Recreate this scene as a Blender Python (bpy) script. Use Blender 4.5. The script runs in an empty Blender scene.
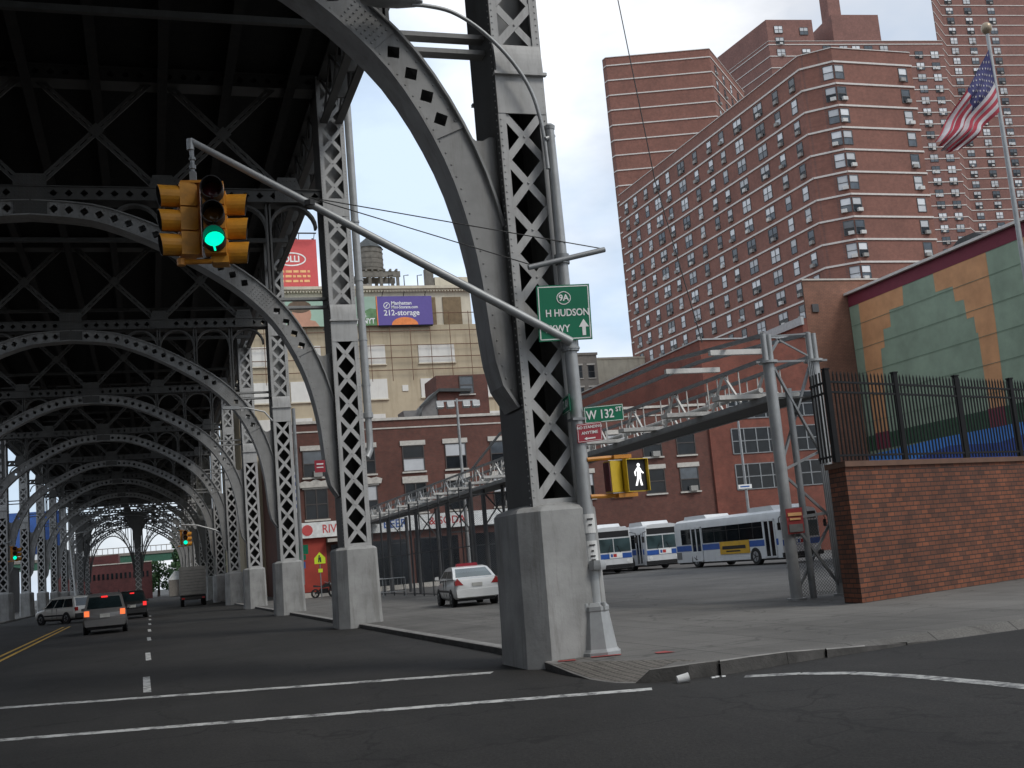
import bpy, math, random
from mathutils import Vector, Matrix
random.seed(7)
rad = math.radians
scene = bpy.context.scene
COL = scene.collection

# ------------------------------------------------------------------ helpers
class MB:
    """collects shapes and links them as ONE mesh object"""
    def __init__(s): s.v = []; s.f = []; s.m = []
    def add(s, vs, fs, m=0):
        b = len(s.v); s.v += [tuple(p) for p in vs]
        for f in fs: s.f.append(tuple(b + i for i in f)); s.m.append(m)
        return s
    def box(s, x0, x1, y0, y1, z0, z1, m=0):
        return s.add([(x0,y0,z0),(x1,y0,z0),(x1,y1,z0),(x0,y1,z0),(x0,y0,z1),(x1,y0,z1),(x1,y1,z1),(x0,y1,z1)],
                     [(0,3,2,1),(4,5,6,7),(0,1,5,4),(1,2,6,5),(2,3,7,6),(3,0,4,7)], m)
    def quad(s, a, b, c, d, m=0): return s.add([a,b,c,d], [(0,1,2,3)], m)
    def bar(s, p0, p1, w, t, up=(0,0,1), m=0):
        p0 = Vector(p0); p1 = Vector(p1); d = (p1-p0).normalized(); up = Vector(up)
        if abs(d.dot(up)) > .98: up = Vector((0,1,0))
        a = d.cross(up).normalized()*(w/2); b = a.cross(d).normalized()*(t/2)
        q = [p0-a-b, p0+a-b, p0+a+b, p0-a+b, p1-a-b, p1+a-b, p1+a+b, p1-a+b]
        return s.add(q, [(0,1,2,3),(7,6,5,4),(0,4,5,1),(1,5,6,2),(2,6,7,3),(3,7,4,0)], m)
    def tube(s, pts, r, n=10, m=0, caps=True):
        pts = [Vector(p) for p in pts]; rs = r if isinstance(r,(list,tuple)) else [r]*len(pts)
        vs = []; fs = []
        ref = None
        for i,p in enumerate(pts):
            d = (pts[min(i+1,len(pts)-1)]-pts[max(i-1,0)]).normalized()
            if ref is None:
                ref = Vector((0,0,1)) if abs(d.z) < .9 else Vector((0,1,0))
            a = d.cross(ref).normalized(); b = a.cross(d).normalized(); ref = b
            for k in range(n):
                t = 2*math.pi*k/n
                vs.append(p + (a*math.cos(t)+b*math.sin(t))*rs[i])
        for i in range(len(pts)-1):
            for k in range(n):
                k2 = (k+1)%n
                fs.append((i*n+k, i*n+k2, (i+1)*n+k2, (i+1)*n+k))
        if caps:
            fs.append(tuple(range(n-1,-1,-1))); fs.append(tuple((len(pts)-1)*n+k for k in range(n)))
        return s.add(vs, fs, m)
    def prism(s, poly, fn, t0, t1, m=0, caps=True):
        """poly: 2d points; fn(u,v,t)->3d point"""
        n = len(poly)
        vs = [fn(u,v,t0) for u,v in poly]+[fn(u,v,t1) for u,v in poly]
        fs = [(i,(i+1)%n,n+(i+1)%n,n+i) for i in range(n)]
        if caps: fs += [tuple(range(n-1,-1,-1)), tuple(range(n,2*n))]
        return s.add(vs, fs, m)
    def lathe(s, prof, c=(0,0,0), axis='z', n=16, m=0):
        vs=[]; fs=[]
        for r,h in prof:
            for k in range(n):
                t=2*math.pi*k/n; a,b=r*math.cos(t),r*math.sin(t)
                p={'z':(a,b,h),'y':(a,h,b),'x':(h,a,b)}[axis]
                vs.append((p[0]+c[0],p[1]+c[1],p[2]+c[2]))
        for i in range(len(prof)-1):
            for k in range(n):
                k2=(k+1)%n; fs.append((i*n+k,i*n+k2,(i+1)*n+k2,(i+1)*n+k))
        fs.append(tuple(range(n-1,-1,-1))); fs.append(tuple((len(prof)-1)*n+k for k in range(n)))
        return s.add(vs,fs,m)
    def rivet(s, p, n, r=.022, m=0):
        p=Vector(p); n=Vector(n).normalized(); a=n.orthogonal().normalized(); b=n.cross(a)
        vs=[p+(a*math.cos(t)+b*math.sin(t))*r for t in [math.pi/3*k for k in range(6)]]
        vs+=[p+n*r*.7+(a*math.cos(t)+b*math.sin(t))*r*.55 for t in [math.pi/3*k for k in range(6)]]
        return s.add(vs,[(k,(k+1)%6,6+(k+1)%6,6+k) for k in range(6)]+[(6,7,8,9,10,11)],m)
    def text(s, body, size, o, right, up, m=0, align='CENTER', depth=.004, bold=0.0, xs=1.0):
        cu = bpy.data.curves.new('lettering','FONT'); cu.body = body; cu.size = size
        cu.align_x = align; cu.align_y = 'CENTER'; cu.offset = bold; cu.extrude = depth/2; cu.resolution_u = 3
        ob = bpy.data.objects.new('lettering', cu); COL.objects.link(ob)
        dg = bpy.context.evaluated_depsgraph_get(); dg.update()
        me = bpy.data.meshes.new_from_object(ob.evaluated_get(dg))
        o=Vector(o); r=Vector(right).normalized(); u=Vector(up).normalized(); n=r.cross(u)
        s.add([o+r*(p.co.x*xs)+u*p.co.y+n*p.co.z for p in me.vertices],[tuple(f.vertices) for f in me.polygons],m)
        bpy.data.objects.remove(ob); bpy.data.curves.remove(cu); bpy.data.meshes.remove(me)
        return s
    def mirror(s, xc):
        o=MB(); o.v=[(2*xc-x,y,z) for x,y,z in s.v]; o.f=[tuple(reversed(f)) for f in s.f]; o.m=list(s.m); return o
    def mesh(s, name, mats, smooth=False, origin=(0,0,0)):
        me = bpy.data.meshes.new(name)
        ox,oy,oz = origin
        me.from_pydata([(x-ox,y-oy,z-oz) for x,y,z in s.v], [], s.f)
        if isinstance(mats,str): mats=[mats]
        for n in mats: me.materials.append(M(n))
        me.polygons.foreach_set('material_index', s.m)
        if smooth:
            me.polygons.foreach_set('use_smooth',[True]*len(s.f))
            me.set_sharp_from_angle(angle=rad(smooth if smooth is not True else 35))
        me.update(); return me
    def build(s, name, mats, parent=None, smooth=False, origin=None):
        """world coordinates unless the parent was made with local=True"""
        if origin is None:
            origin = (0,0,0)
            if parent is not None: origin = parent.get('_o',(0,0,0))
        me = s.mesh(name, mats, smooth, origin)
        ob = bpy.data.objects.new(name, me); COL.objects.link(ob)
        if parent is not None:
            ob.parent = parent; ob['_o'] = list(origin)
        else: ob.location = origin
        return ob

def tag(o, label=None, cat=None, group=None, kind=None):
    if label: o['label']=label
    if cat: o['category']=cat
    if group: o['group']=group
    if kind: o['kind']=kind
    return o
def thing(name, loc, label, cat, group=None, rz=0.0, local=False):
    o = bpy.data.objects.new(name, None); COL.objects.link(o); o.location=loc; o.rotation_euler=(0,0,rz)
    o['_o'] = [0,0,0] if local else list(loc); o.empty_display_size=.3
    return tag(o,label,cat,group)
def solo(mb, name, mats, label, cat, group=None, smooth=False, origin=(0,0,0)):
    return tag(mb.build(name, mats, None, smooth, origin), label, cat, group)
def copy_tree(o, parent=None):
    c=o.copy(); COL.objects.link(c)
    if parent is not None: c.parent=parent
    for ch in list(o.children): copy_tree(ch,c)
    return c

# ------------------------------------------------------------------ materials
SPEC = {}
def M(n):
    if n in bpy.data.materials: return bpy.data.materials[n]
    mt = bpy.data.materials.new(n); mt.use_nodes=True
    SPEC[n](mt); return mt
def nn(nt, t, **kw):
    n = nt.nodes.new(t)
    for k,v in kw.items(): setattr(n,k,v)
    return n
def sock(nt, node, name, val):
    if isinstance(val, bpy.types.NodeSocket): nt.links.new(val, node.inputs[name])
    else: node.inputs[name].default_value = val
def mixc(nt, f, a, b, blend='MIX'):
    n = nn(nt,'ShaderNodeMix',data_type='RGBA',blend_type=blend)
    for i,v in ((0,f),(6,a),(7,b)):
        if isinstance(v,bpy.types.NodeSocket): nt.links.new(v,n.inputs[i])
        else: n.inputs[i].default_value = v if i==0 else (*v,1)[:4]
    return n.outputs[2]
def noise(nt, vec, scale, detail=4, rough=.6):
    n = nn(nt,'ShaderNodeTexNoise'); n.inputs['Scale'].default_value=scale; n.inputs['Detail'].default_value=detail
    n.inputs['Roughness'].default_value=rough; nt.links.new(vec,n.inputs['Vector']); return n.outputs['Fac']
def ramp(nt, f, a, b):
    n = nn(nt,'ShaderNodeMapRange'); nt.links.new(f,n.inputs[0]); n.inputs[1].default_value=a; n.inputs[2].default_value=b
    return n.outputs[0]
def coords(nt, kind='Object'):
    return nn(nt,'ShaderNodeTexCoord').outputs[kind]
def bump(nt, h, strength, dist):
    n = nn(nt,'ShaderNodeBump'); n.inputs['Strength'].default_value=strength; n.inputs['Distance'].default_value=dist
    nt.links.new(h,n.inputs['Height']); return n.outputs[0]
def scaled(nt, vec, sx, sy, sz):
    n = nn(nt,'ShaderNodeVectorMath',operation='MULTIPLY'); nt.links.new(vec,n.inputs[0]); n.inputs[1].default_value=(sx,sy,sz)
    return n.outputs[0]
def wallvec(nt):
    """(x+y, z): runs along any upright wall"""
    s = nn(nt,'ShaderNodeSeparateXYZ'); nt.links.new(coords(nt),s.inputs[0])
    a = nn(nt,'ShaderNodeMath',operation='ADD'); nt.links.new(s.outputs[0],a.inputs[0]); nt.links.new(s.outputs[1],a.inputs[1])
    c = nn(nt,'ShaderNodeCombineXYZ'); nt.links.new(a.outputs[0],c.inputs[0]); nt.links.new(s.outputs[2],c.inputs[1])
    return c.outputs[0]
def plain(name, col, rough=.6, metal=0., var=.18, scale=3., grime=0., gcol=(.05,.04,.03), bmp=0., streak=False, spec=.5, coat=0.):
    def fn(mt):
        nt=mt.node_tree; b=nt.nodes['Principled BSDF']; v=coords(nt)
        n=noise(nt,v,scale,5); lo=tuple(c*(1-var) for c in col); hi=tuple(min(1,c*(1+var)) for c in col)
        c=mixc(nt,ramp(nt,n,.3,.7),lo,hi)
        if grime:
            gv = scaled(nt,v,2.2,2.2,.25) if streak else v
            g=noise(nt,gv,scale*.7+.6,6,.7)
            r=ramp(nt,g,.5,.78)
            k=nn(nt,'ShaderNodeMath',operation='MULTIPLY'); nt.links.new(r,k.inputs[0]); k.inputs[1].default_value=grime
            c=mixc(nt,k.outputs[0],c,gcol)
        sock(nt,b,'Base Color',c); sock(nt,b,'Roughness',rough); sock(nt,b,'Metallic',metal); sock(nt,b,'Specular IOR Level',spec)
        if coat: sock(nt,b,'Coat Weight',coat); sock(nt,b,'Coat Roughness',.08)
        if bmp: sock(nt,b,'Normal',bump(nt,noise(nt,v,scale*8,4),bmp,.02))
    SPEC[name]=fn
def brick(name, c1, c2, mortar, w=.21, h=.07, msize=.009, var=.35, rough=.85, dirt=.35):
    def fn(mt):
        nt=mt.node_tree; b=nt.nodes['Principled BSDF']; v=wallvec(nt)
        t=nn(nt,'ShaderNodeTexBrick'); nt.links.new(v,t.inputs['Vector'])
        t.inputs['Color1'].default_value=(*c1,1); t.inputs['Color2'].default_value=(*c2,1); t.inputs['Mortar'].default_value=(*mortar,1)
        t.inputs['Scale'].default_value=1; t.inputs['Brick Width'].default_value=w; t.inputs['Row Height'].default_value=h
        t.inputs['Mortar Size'].default_value=msize; t.inputs['Bias'].default_value=-.1
        o=coords(nt); n=noise(nt,o,.35,6); n2=noise(nt,o,2.3,4)
        c=mixc(nt,ramp(nt,n,.3,.75),tuple([1-dirt]*3),(1.12,1.1,1.08)); c=mixc(nt,1.,t.outputs['Color'],c,'MULTIPLY')
        c2_=mixc(nt,ramp(nt,n2,.35,.7),tuple([1-var*.5]*3),(1.08,1.08,1.08)); c=mixc(nt,1.,c,c2_,'MULTIPLY')
        sock(nt,b,'Base Color',c); sock(nt,b,'Roughness',rough)
        sock(nt,b,'Normal',bump(nt,t.outputs['Fac'],-.4,.01))
    SPEC[name]=fn
def glass(name, col, rough=.06, spec=.6):
    def fn(mt):
        nt=mt.node_tree; b=nt.nodes['Principled BSDF']
        n=noise(nt,coords(nt),.9,2); sock(nt,b,'Base Color',mixc(nt,ramp(nt,n,.3,.7),tuple(c*.6 for c in col),tuple(c*1.4 for c in col)))
        sock(nt,b,'Roughness',rough); sock(nt,b,'Specular IOR Level',spec)
    SPEC[name]=fn
def glow(name, col, strength):
    def fn(mt):
        nt=mt.node_tree; b=nt.nodes['Principled BSDF']; sock(nt,b,'Base Color',(*[c*.5 for c in col],1))
        sock(nt,b,'Emission Color',(*col,1)); sock(nt,b,'Emission Strength',strength); sock(nt,b,'Roughness',.3)
    SPEC[name]=fn
def ground(name, col, seams=None, patch=.25, fine=.3, rough=.85, dark=(.02,.02,.02), stain=.5, cracks=.5):
    def fn(mt):
        nt=mt.node_tree; b=nt.nodes['Principled BSDF']; v=coords(nt)
        n1=noise(nt,v,.22,6,.65); n2=noise(nt,v,38,3,.7); n3=noise(nt,scaled(nt,v,1.6,.12,1),1.1,5)
        c=mixc(nt,ramp(nt,n1,.3,.7),tuple(x*(1-patch) for x in col),tuple(x*(1+patch) for x in col))
        c=mixc(nt,1.,c,mixc(nt,ramp(nt,n2,.3,.7),(1-fine,)*3,(1+fine*.7,)*3),'MULTIPLY')
        k=nn(nt,'ShaderNodeMath',operation='MULTIPLY'); nt.links.new(ramp(nt,n3,.5,.8),k.inputs[0]); k.inputs[1].default_value=stain
        c=mixc(nt,k.outputs[0],c,dark)
        if cracks:
            vo=nn(nt,'ShaderNodeTexVoronoi',feature='DISTANCE_TO_EDGE'); vo.inputs['Scale'].default_value=.33
            wv=nn(nt,'ShaderNodeVectorMath',operation='ADD'); nz=nn(nt,'ShaderNodeTexNoise'); nz.inputs['Scale'].default_value=1.3
            nt.links.new(v,nz.inputs['Vector']); nt.links.new(v,wv.inputs[0]); nt.links.new(nz.outputs['Color'],wv.inputs[1]); nt.links.new(wv.outputs[0],vo.inputs['Vector'])
            r=nn(nt,'ShaderNodeMapRange'); nt.links.new(vo.outputs['Distance'],r.inputs[0]); r.inputs[1].default_value=.0; r.inputs[2].default_value=.012; r.inputs[3].default_value=cracks; r.inputs[4].default_value=0
            c=mixc(nt,r.outputs[0],c,tuple(x*.35 for x in col))
        if seams:
            t=nn(nt,'ShaderNodeTexBrick'); t.offset=0; nt.links.new(v,t.inputs['Vector'])
            t.inputs['Scale'].default_value=1; t.inputs['Brick Width'].default_value=seams; t.inputs['Row Height'].default_value=seams
            t.inputs['Mortar Size'].default_value=.014; t.inputs['Color1'].default_value=(1,1,1,1); t.inputs['Color2'].default_value=(.86,.86,.86,1); t.inputs['Mortar'].default_value=(.45,.45,.45,1)
            c=mixc(nt,1.,c,t.outputs['Color'],'MULTIPLY')
        sock(nt,b,'Base Color',c); sock(nt,b,'Roughness',rough); sock(nt,b,'Specular IOR Level',.22); sock(nt,b,'Normal',bump(nt,n2,.35,.012))
    SPEC[name]=fn

plain('steel_arch',(.26,.26,.254),.6,var=.2,scale=1.3,grime=.6,gcol=(.085,.07,.055),streak=True)  # column steel toned down, part of the under-deck shade put into the colour
plain('steel_shaded',(.078,.078,.075),.6,var=.16,scale=1.6,grime=.55,gcol=(.07,.06,.05),streak=True)  # darker copy of the column steel; shade under the deck is in its colour
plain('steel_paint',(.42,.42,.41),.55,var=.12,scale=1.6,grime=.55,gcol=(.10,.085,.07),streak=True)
plain('steel_dark',(.055,.056,.054),.6,var=.25,scale=1.5,grime=.6,gcol=(.03,.025,.02),streak=True)  # dark steel: shade of column insides and street sides put into the colour
plain('pedestal_concrete',(.32,.32,.31),.85,var=.2,scale=1.4,grime=.85,gcol=(.13,.12,.105),streak=True,bmp=.25)
plain('deck_soffit',(.009,.009,.009),.9,grime=.4)  # near black, the shade below the deck is put into the colour
plain('galvanised',(.35,.36,.36),.45,metal=.25,var=.12,scale=4,grime=.3,gcol=(.16,.15,.14),streak=True)
plain('galvanised_dull',(.22,.23,.235),.5,metal=.2,var=.18,scale=3,grime=.4,gcol=(.09,.08,.07))
plain('fence_grey',(.075,.077,.08),.6,var=.2,spec=.3)
plain('warning_red',(.30,.04,.04),.6,var=.2,scale=8)
plain('dark_iron',(.010,.010,.011),.6,spec=.2,var=.3)
plain('cable_black',(.02,.02,.02),.6)
plain('signal_yellow',(.62,.27,.02),.45,var=.14,scale=7,grime=.4,gcol=(.2,.09,.02))
plain('signal_orange',(.55,.22,.02),.5,var=.2,scale=7)
plain('signal_lime_yellow',(.62,.42,.02),.45,var=.1,scale=6,grime=.2,gcol=(.35,.25,.03))
plain('visor_black',(.012,.012,.013),.6)
plain('lens_red_off',(.10,.015,.02),.15)
plain('lens_amber_off',(.16,.07,.01),.15)
glow('lens_green_lit',(.0,1.,.56),1.25)
glow('walk_white',(1.,1.,1.),1.3)
glow('brake_red',(1.,.03,.03),1.1)
glow('brake_orange',(1.,.20,.06),1.0)
plain('sign_green',(.003,.15,.075),.5,spec=.25,var=.06,grime=.12,gcol=(.02,.08,.05))
plain('sign_white',(.78,.78,.76),.45,var=.05)
plain('sign_red',(.30,.015,.03),.45,var=.08)
plain('sign_bright_red',(.45,.03,.03),.45)
plain('paper',(.62,.62,.6),.8,var=.1,scale=20)
plain('ink',(.03,.03,.03),.7)
plain('school_lime',(.62,.78,.03),.4,var=.05)
plain('sign_blue',(.02,.09,.30),.45)
plain('white_trim',(.60,.59,.56),.75,var=.15,scale=2,grime=.4,gcol=(.25,.23,.2),streak=True)
plain('stone_lintel',(.52,.49,.44),.8,var=.15,scale=3,grime=.5,gcol=(.2,.17,.15))
plain('rust_pipe',(.14,.075,.045),.8,var=.4,scale=5)
plain('tan_render',(.43,.365,.255),.9,var=.14,scale=.35,grime=.6,gcol=(.24,.17,.10),streak=True,bmp=.2)
plain('tan_light',(.56,.51,.40),.9,var=.12,scale=.6,grime=.5,gcol=(.27,.21,.15),streak=True)
plain('blocked_white',(.66,.65,.60),.8,var=.06,scale=1,grime=.3,gcol=(.4,.36,.3),streak=True)
plain('door_brown',(.19,.135,.075),.8)
plain('tank_wood',(.14,.13,.113),.9,var=.3,scale=2,grime=.5,gcol=(.07,.06,.05),streak=True)
plain('roof_dark',(.05,.055,.055),.8)
plain('bb_purple',(.105,.075,.29),.6,var=.05)
plain('bb_orange',(.75,.23,.06),.6)
plain('bb_orange_text',(.75,.42,.18),.6)
plain('bb_red',(.55,.075,.075),.6,var=.06)
plain('bb_green',(.32,.46,.36),.6,var=.15,scale=.3)
plain('bb_foliage',(.10,.20,.09),.7,var=.5,scale=1.2)
plain('bb_skin',(.50,.27,.18),.7,var=.2,scale=.8)
plain('bb_hair',(.12,.08,.05),.7,var=.3)
plain('bb_white',(.75,.76,.74),.6)
plain('bb_blue',(.035,.10,.33),.6,var=.25,scale=.4)
brick('brick_red',(.17,.052,.036),(.125,.043,.031),(.12,.085,.07))
brick('brick_bright',(.235,.058,.038),(.185,.05,.034),(.19,.10,.07))
brick('brick_mural',(.30,.14,.092),(.25,.12,.08),(.15,.09,.065))
brick('brick_tower',(.275,.118,.085),(.24,.104,.075),(.15,.09,.08),w=.3,h=.1,dirt=.18)
brick('brick_tower_far',(.275,.13,.105),(.24,.115,.092),(.16,.1,.09),w=.3,h=.1,dirt=.18)
brick('brick_wall',(.27,.088,.040),(.11,.044,.027),(.042,.028,.022),w=.34,h=.105,msize=.013,var=.6)
brick('brick_far_red',(.13,.04,.04),(.11,.035,.036),(.12,.05,.05),w=.6,h=.2)
plain('band_white',(.62,.58,.54),.8,var=.1)
plain('coping_brown',(.125,.066,.042),.8,var=.2)
plain('red_panel',(.36,.045,.028),.7,var=.15,scale=1.5)
plain('mural_maroon',(.17,.022,.04),.75,var=.08)
plain('mural_orange',(.60,.30,.14),.75,var=.14,scale=1.2,grime=.15,gcol=(.4,.13,.04))
plain('mural_green',(.26,.33,.24),.75,var=.16,scale=.8,grime=.3,gcol=(.13,.18,.13),bmp=.3)
plain('mural_line',(.125,.185,.125),.75)
plain('mural_dark_green',(.022,.075,.035),.75)
plain('mural_blue',(.06,.24,.66),.7,var=.15,scale=.9)
plain('mural_navy',(.03,.08,.33),.7,var=.2,scale=.9)
plain('grey_stone',(.22,.20,.175),.9,var=.15)
glass('window_dark',(.012,.015,.018),.1,.28)
glass('window_mid',(.07,.085,.10),.1)
glass('car_glass',(.012,.02,.022),.04,.8)
glass('bus_glass',(.010,.012,.014),.08,.3)
glass('windshield',(.05,.08,.085),.05,.9)
plain('blind_light',(.50,.51,.52),.6,var=.12,scale=.7)
plain('blind_bright',(.72,.73,.74),.5,var=.08,scale=.7)
plain('curtain_red',(.40,.10,.10),.7)
plain('frame_dark',(.07,.07,.072),.6)
plain('frame_brown',(.06,.05,.045),.6)
plain('ac_unit',(.30,.29,.27),.7)
plain('ac_light',(.58,.57,.54),.7)
plain('car_white',(.66,.67,.66),.28,var=.04,coat=.5)
plain('car_silver',(.17,.168,.165),.3,metal=.4,var=.05,coat=.4)
plain('car_beige',(.62,.60,.55),.3,var=.05,coat=.4)
plain('car_black',(.012,.014,.014),.25,coat=.5)
plain('car_trim',(.02,.02,.021),.6)
plain('tail_red',(.30,.015,.015),.2)
plain('tyre',(.014,.014,.014),.85)
plain('rim',(.32,.33,.34),.35,metal=.6)
plain('plate',(.45,.45,.42),.5)
plain('bus_white',(.62,.635,.64),.4,var=.06,scale=1,grime=.25,gcol=(.3,.29,.27),streak=True)
plain('bus_blue',(.025,.09,.34),.4)
plain('bus_ad_yellow',(.62,.36,.03),.5,var=.2,scale=2)
plain('bus_black',(.010,.010,.011),.5)
plain('truck_grey',(.17,.17,.165),.6,var=.1,grime=.4)
plain('cup_white',(.80,.80,.78),.6,var=.03)
plain('red_paint',(.30,.05,.045),.8,var=.3,scale=6)
plain('flag_red',(.32,.03,.05),.8); plain('flag_white',(.42,.40,.41),.8); plain('flag_blue',(.03,.03,.11),.8)
plain('ball_gold',(.34,.27,.19),.4,metal=.5)
plain('bark',(.08,.06,.045),.95)
plain('bridge_green',(.035,.12,.075),.6,var=.2)
plain('leaf',(.045,.10,.035),.8,var=.55,scale=1.3)
plain('kerb_face',(.06,.057,.053),.9,var=.35,scale=3,grime=.7,gcol=(.03,.028,.025),bmp=.5)
plain('kerb_stone',(.24,.23,.215),.85,var=.25,scale=2.5,grime=.6,gcol=(.05,.045,.04),bmp=.4)
ground('asphalt_road',(.034,.0325,.0305),stain=.55,patch=.3,cracks=.65,fine=.42)
ground('asphalt_lot',(.115,.113,.109),stain=.4,patch=.22,cracks=.6)
ground('sidewalk_concrete',(.155,.148,.136),seams=1.55,stain=.5,patch=.28,cracks=.6,dark=(.06,.055,.05))
ground('sidewalk_ramp',(.17,.155,.135),stain=.3,patch=.2,cracks=.3,seams=.12)
ground('earth',(.07,.07,.066),stain=.2)
def worn(name, col, base, amount):
    def fn(mt):
        nt=mt.node_tree; b=nt.nodes['Principled BSDF']; v=coords(nt)
        n=noise(nt,v,5,7,.75); sock(nt,b,'Base Color',mixc(nt,ramp(nt,n,amount-.07,amount+.07),col,base)); sock(nt,b,'Roughness',.75)
    SPEC[name]=fn
worn('paint_white',(.55,.55,.53),(.08,.08,.08),.54)
worn('paint_white_worn',(.42,.42,.40),(.10,.10,.10),.50)
worn('paint_yellow',(.55,.32,.03),(.14,.10,.03),.58)
def chain(mt):
    nt=mt.node_tree; b=nt.nodes['Principled BSDF']; out=nt.nodes['Material Output']
    sock(nt,b,'Base Color',(.09,.092,.095,1)); sock(nt,b,'Roughness',.6)
    v=wallvec(nt); s=nn(nt,'ShaderNodeSeparateXYZ'); nt.links.new(v,s.inputs[0])
    def line(op):
        a=nn(nt,'ShaderNodeMath',operation=op); nt.links.new(s.outputs[0],a.inputs[0]); nt.links.new(s.outputs[1],a.inputs[1])
        d=nn(nt,'ShaderNodeMath',operation='MULTIPLY'); nt.links.new(a.outputs[0],d.inputs[0]); d.inputs[1].default_value=12.
        f=nn(nt,'ShaderNodeMath',operation='FRACT'); nt.links.new(d.outputs[0],f.inputs[0])
        g=nn(nt,'ShaderNodeMath',operation='LESS_THAN'); nt.links.new(f.outputs[0],g.inputs[0]); g.inputs[1].default_value=.15
        return g.outputs[0]
    m=nn(nt,'ShaderNodeMath',operation='MAXIMUM'); nt.links.new(line('ADD'),m.inputs[0]); nt.links.new(line('SUBTRACT'),m.inputs[1])
    tr=nn(nt,'ShaderNodeBsdfTransparent'); mx=nn(nt,'ShaderNodeMixShader')
    nt.links.new(m.outputs[0],mx.inputs[0]); nt.links.new(tr.outputs[0],mx.inputs[1]); nt.links.new(b.outputs[0],mx.inputs[2]); nt.links.new(mx.outputs[0],out.inputs[0])
SPEC['chain_link']=chain
# ------------------------------------------------------------------ camera, light, sky
cam = bpy.data.objects.new('camera', bpy.data.cameras.new('camera')); COL.objects.link(cam); scene.camera = cam
cam.data.sensor_width = 36; cam.data.lens = 40.04; cam.data.clip_start=.05; cam.data.clip_end = 3000
def cam_matrix():
    p,r,y = rad(8.65),rad(4.98),rad(18.12)
    F=Vector((math.sin(y)*math.cos(p),math.cos(y)*math.cos(p),math.sin(p))); R0=Vector((math.cos(y),-math.sin(y),0)); U0=R0.cross(F)
    R=R0*math.cos(r)-U0*math.sin(r); U=R0*math.sin(r)+U0*math.cos(r)
    m=Matrix((R,U,-F)).transposed().to_4x4(); m.translation=(0,0,1.6); return m
cam.matrix_world = cam_matrix()
SUN_EL, SUN_AZ = 48, 142          # azimuth clockwise from +Y: behind the camera, to its right
sun = bpy.data.objects.new('sun', bpy.data.lights.new('sun','SUN')); COL.objects.link(sun)
sun.data.energy = 1.5; sun.data.angle = rad(18); sun.data.color=(1,.965,.91)
sd = Vector((math.sin(rad(SUN_AZ))*math.cos(rad(SUN_EL)), math.cos(rad(SUN_AZ))*math.cos(rad(SUN_EL)), math.sin(rad(SUN_EL))))
sun.rotation_euler = sd.to_track_quat('Z','Y').to_euler()
w = bpy.data.worlds.new('World'); scene.world = w; w.use_nodes = True
nt = w.node_tree; bg = nt.nodes['Background']
sky = nn(nt,'ShaderNodeTexSky',sky_type='NISHITA'); sky.sun_disc=False; sky.sun_elevation=rad(SUN_EL); sky.sun_rotation=rad(SUN_AZ); sky.altitude=20; sky.dust_density=2.; sky.air_density=1.
g = coords(nt,'Generated')
n1 = noise(nt, scaled(nt,g,1,1,2.2), 2.3, 7, .55)
cl = mixc(nt, ramp(nt, noise(nt, scaled(nt,g,1,1,2.), 3.1, 5, .5), .40,.62), (7.6,9.2,11.3), (12.8,12.9,13.1))
c = mixc(nt, ramp(nt, n1, .38, .60), sky.outputs[0], cl)
c = mixc(nt, .55, c, cl)
nt.links.new(c, bg.inputs['Color']); bg.inputs['Strength'].default_value = .1
vs = scene.view_settings; vs.view_transform='Standard'; vs.look='None'; vs.exposure=0; vs.gamma=1; vs.use_curve_mapping=False
scene.render.engine='CYCLES'; scene.cycles.max_bounces=6; scene.cycles.diffuse_bounces=3; scene.cycles.glossy_bounces=3; scene.cycles.transparent_max_bounces=16

# ------------------------------------------------------------------ ground
ZR = -.12  # most coordinates from here on were unprojected from image pixels offline and hardcoded
def structure(mb, name, mats, smooth=False): return tag(mb.build(name,mats,None,smooth), kind='structure')
structure(MB().quad((-1500,-600,-.16),(1500,-600,-.16),(1500,2000,-.16),(-1500,2000,-.16)),'ground','earth')
structure(MB().quad((-60,-60,ZR),(90,-60,ZR),(90,330,ZR),(-60,330,ZR)),'road','asphalt_road')
KERB = [((6.05,240),0),((6.05,60),0),((6.05,40),0),((6.05,21),0),((6.0,19),0),((5.75,17.5),0),((5.62,16.4),-.01),((5.60,15.6),-.06),((5.62,14.9),-.105),((5.70,14.2),-.11),((5.86,13.9),-.105),
        ((6.03,13.81),.045),((6.5,13.66),.07),((6.95,13.66),.065),((7.5,13.78),.06),((8.1,13.92),.045),((8.8,14.08),.0),((9.5,14.2),-.035),((10.3,14.32),-.08),((11.2,14.4),-.105),((12.6,14.5),-.11),((16,14.9),-.11),((22,15.8),-.11),((60,24),-.11)]
def inset(i, d):
    p0=Vector(KERB[max(i-1,0)][0]); p1=Vector(KERB[min(i+1,len(KERB)-1)][0]); t=(p1-p0).normalized(); n=Vector((-t.y,t.x))
    return Vector(KERB[i][0])+n*d
def ins(i):
    (x,y),h = KERB[i]
    return inset(i, .2 if (h>-.02 or i>14) else (.17+ (-h)*11))
kb=MB(); rng=random.Random(3)
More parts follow.
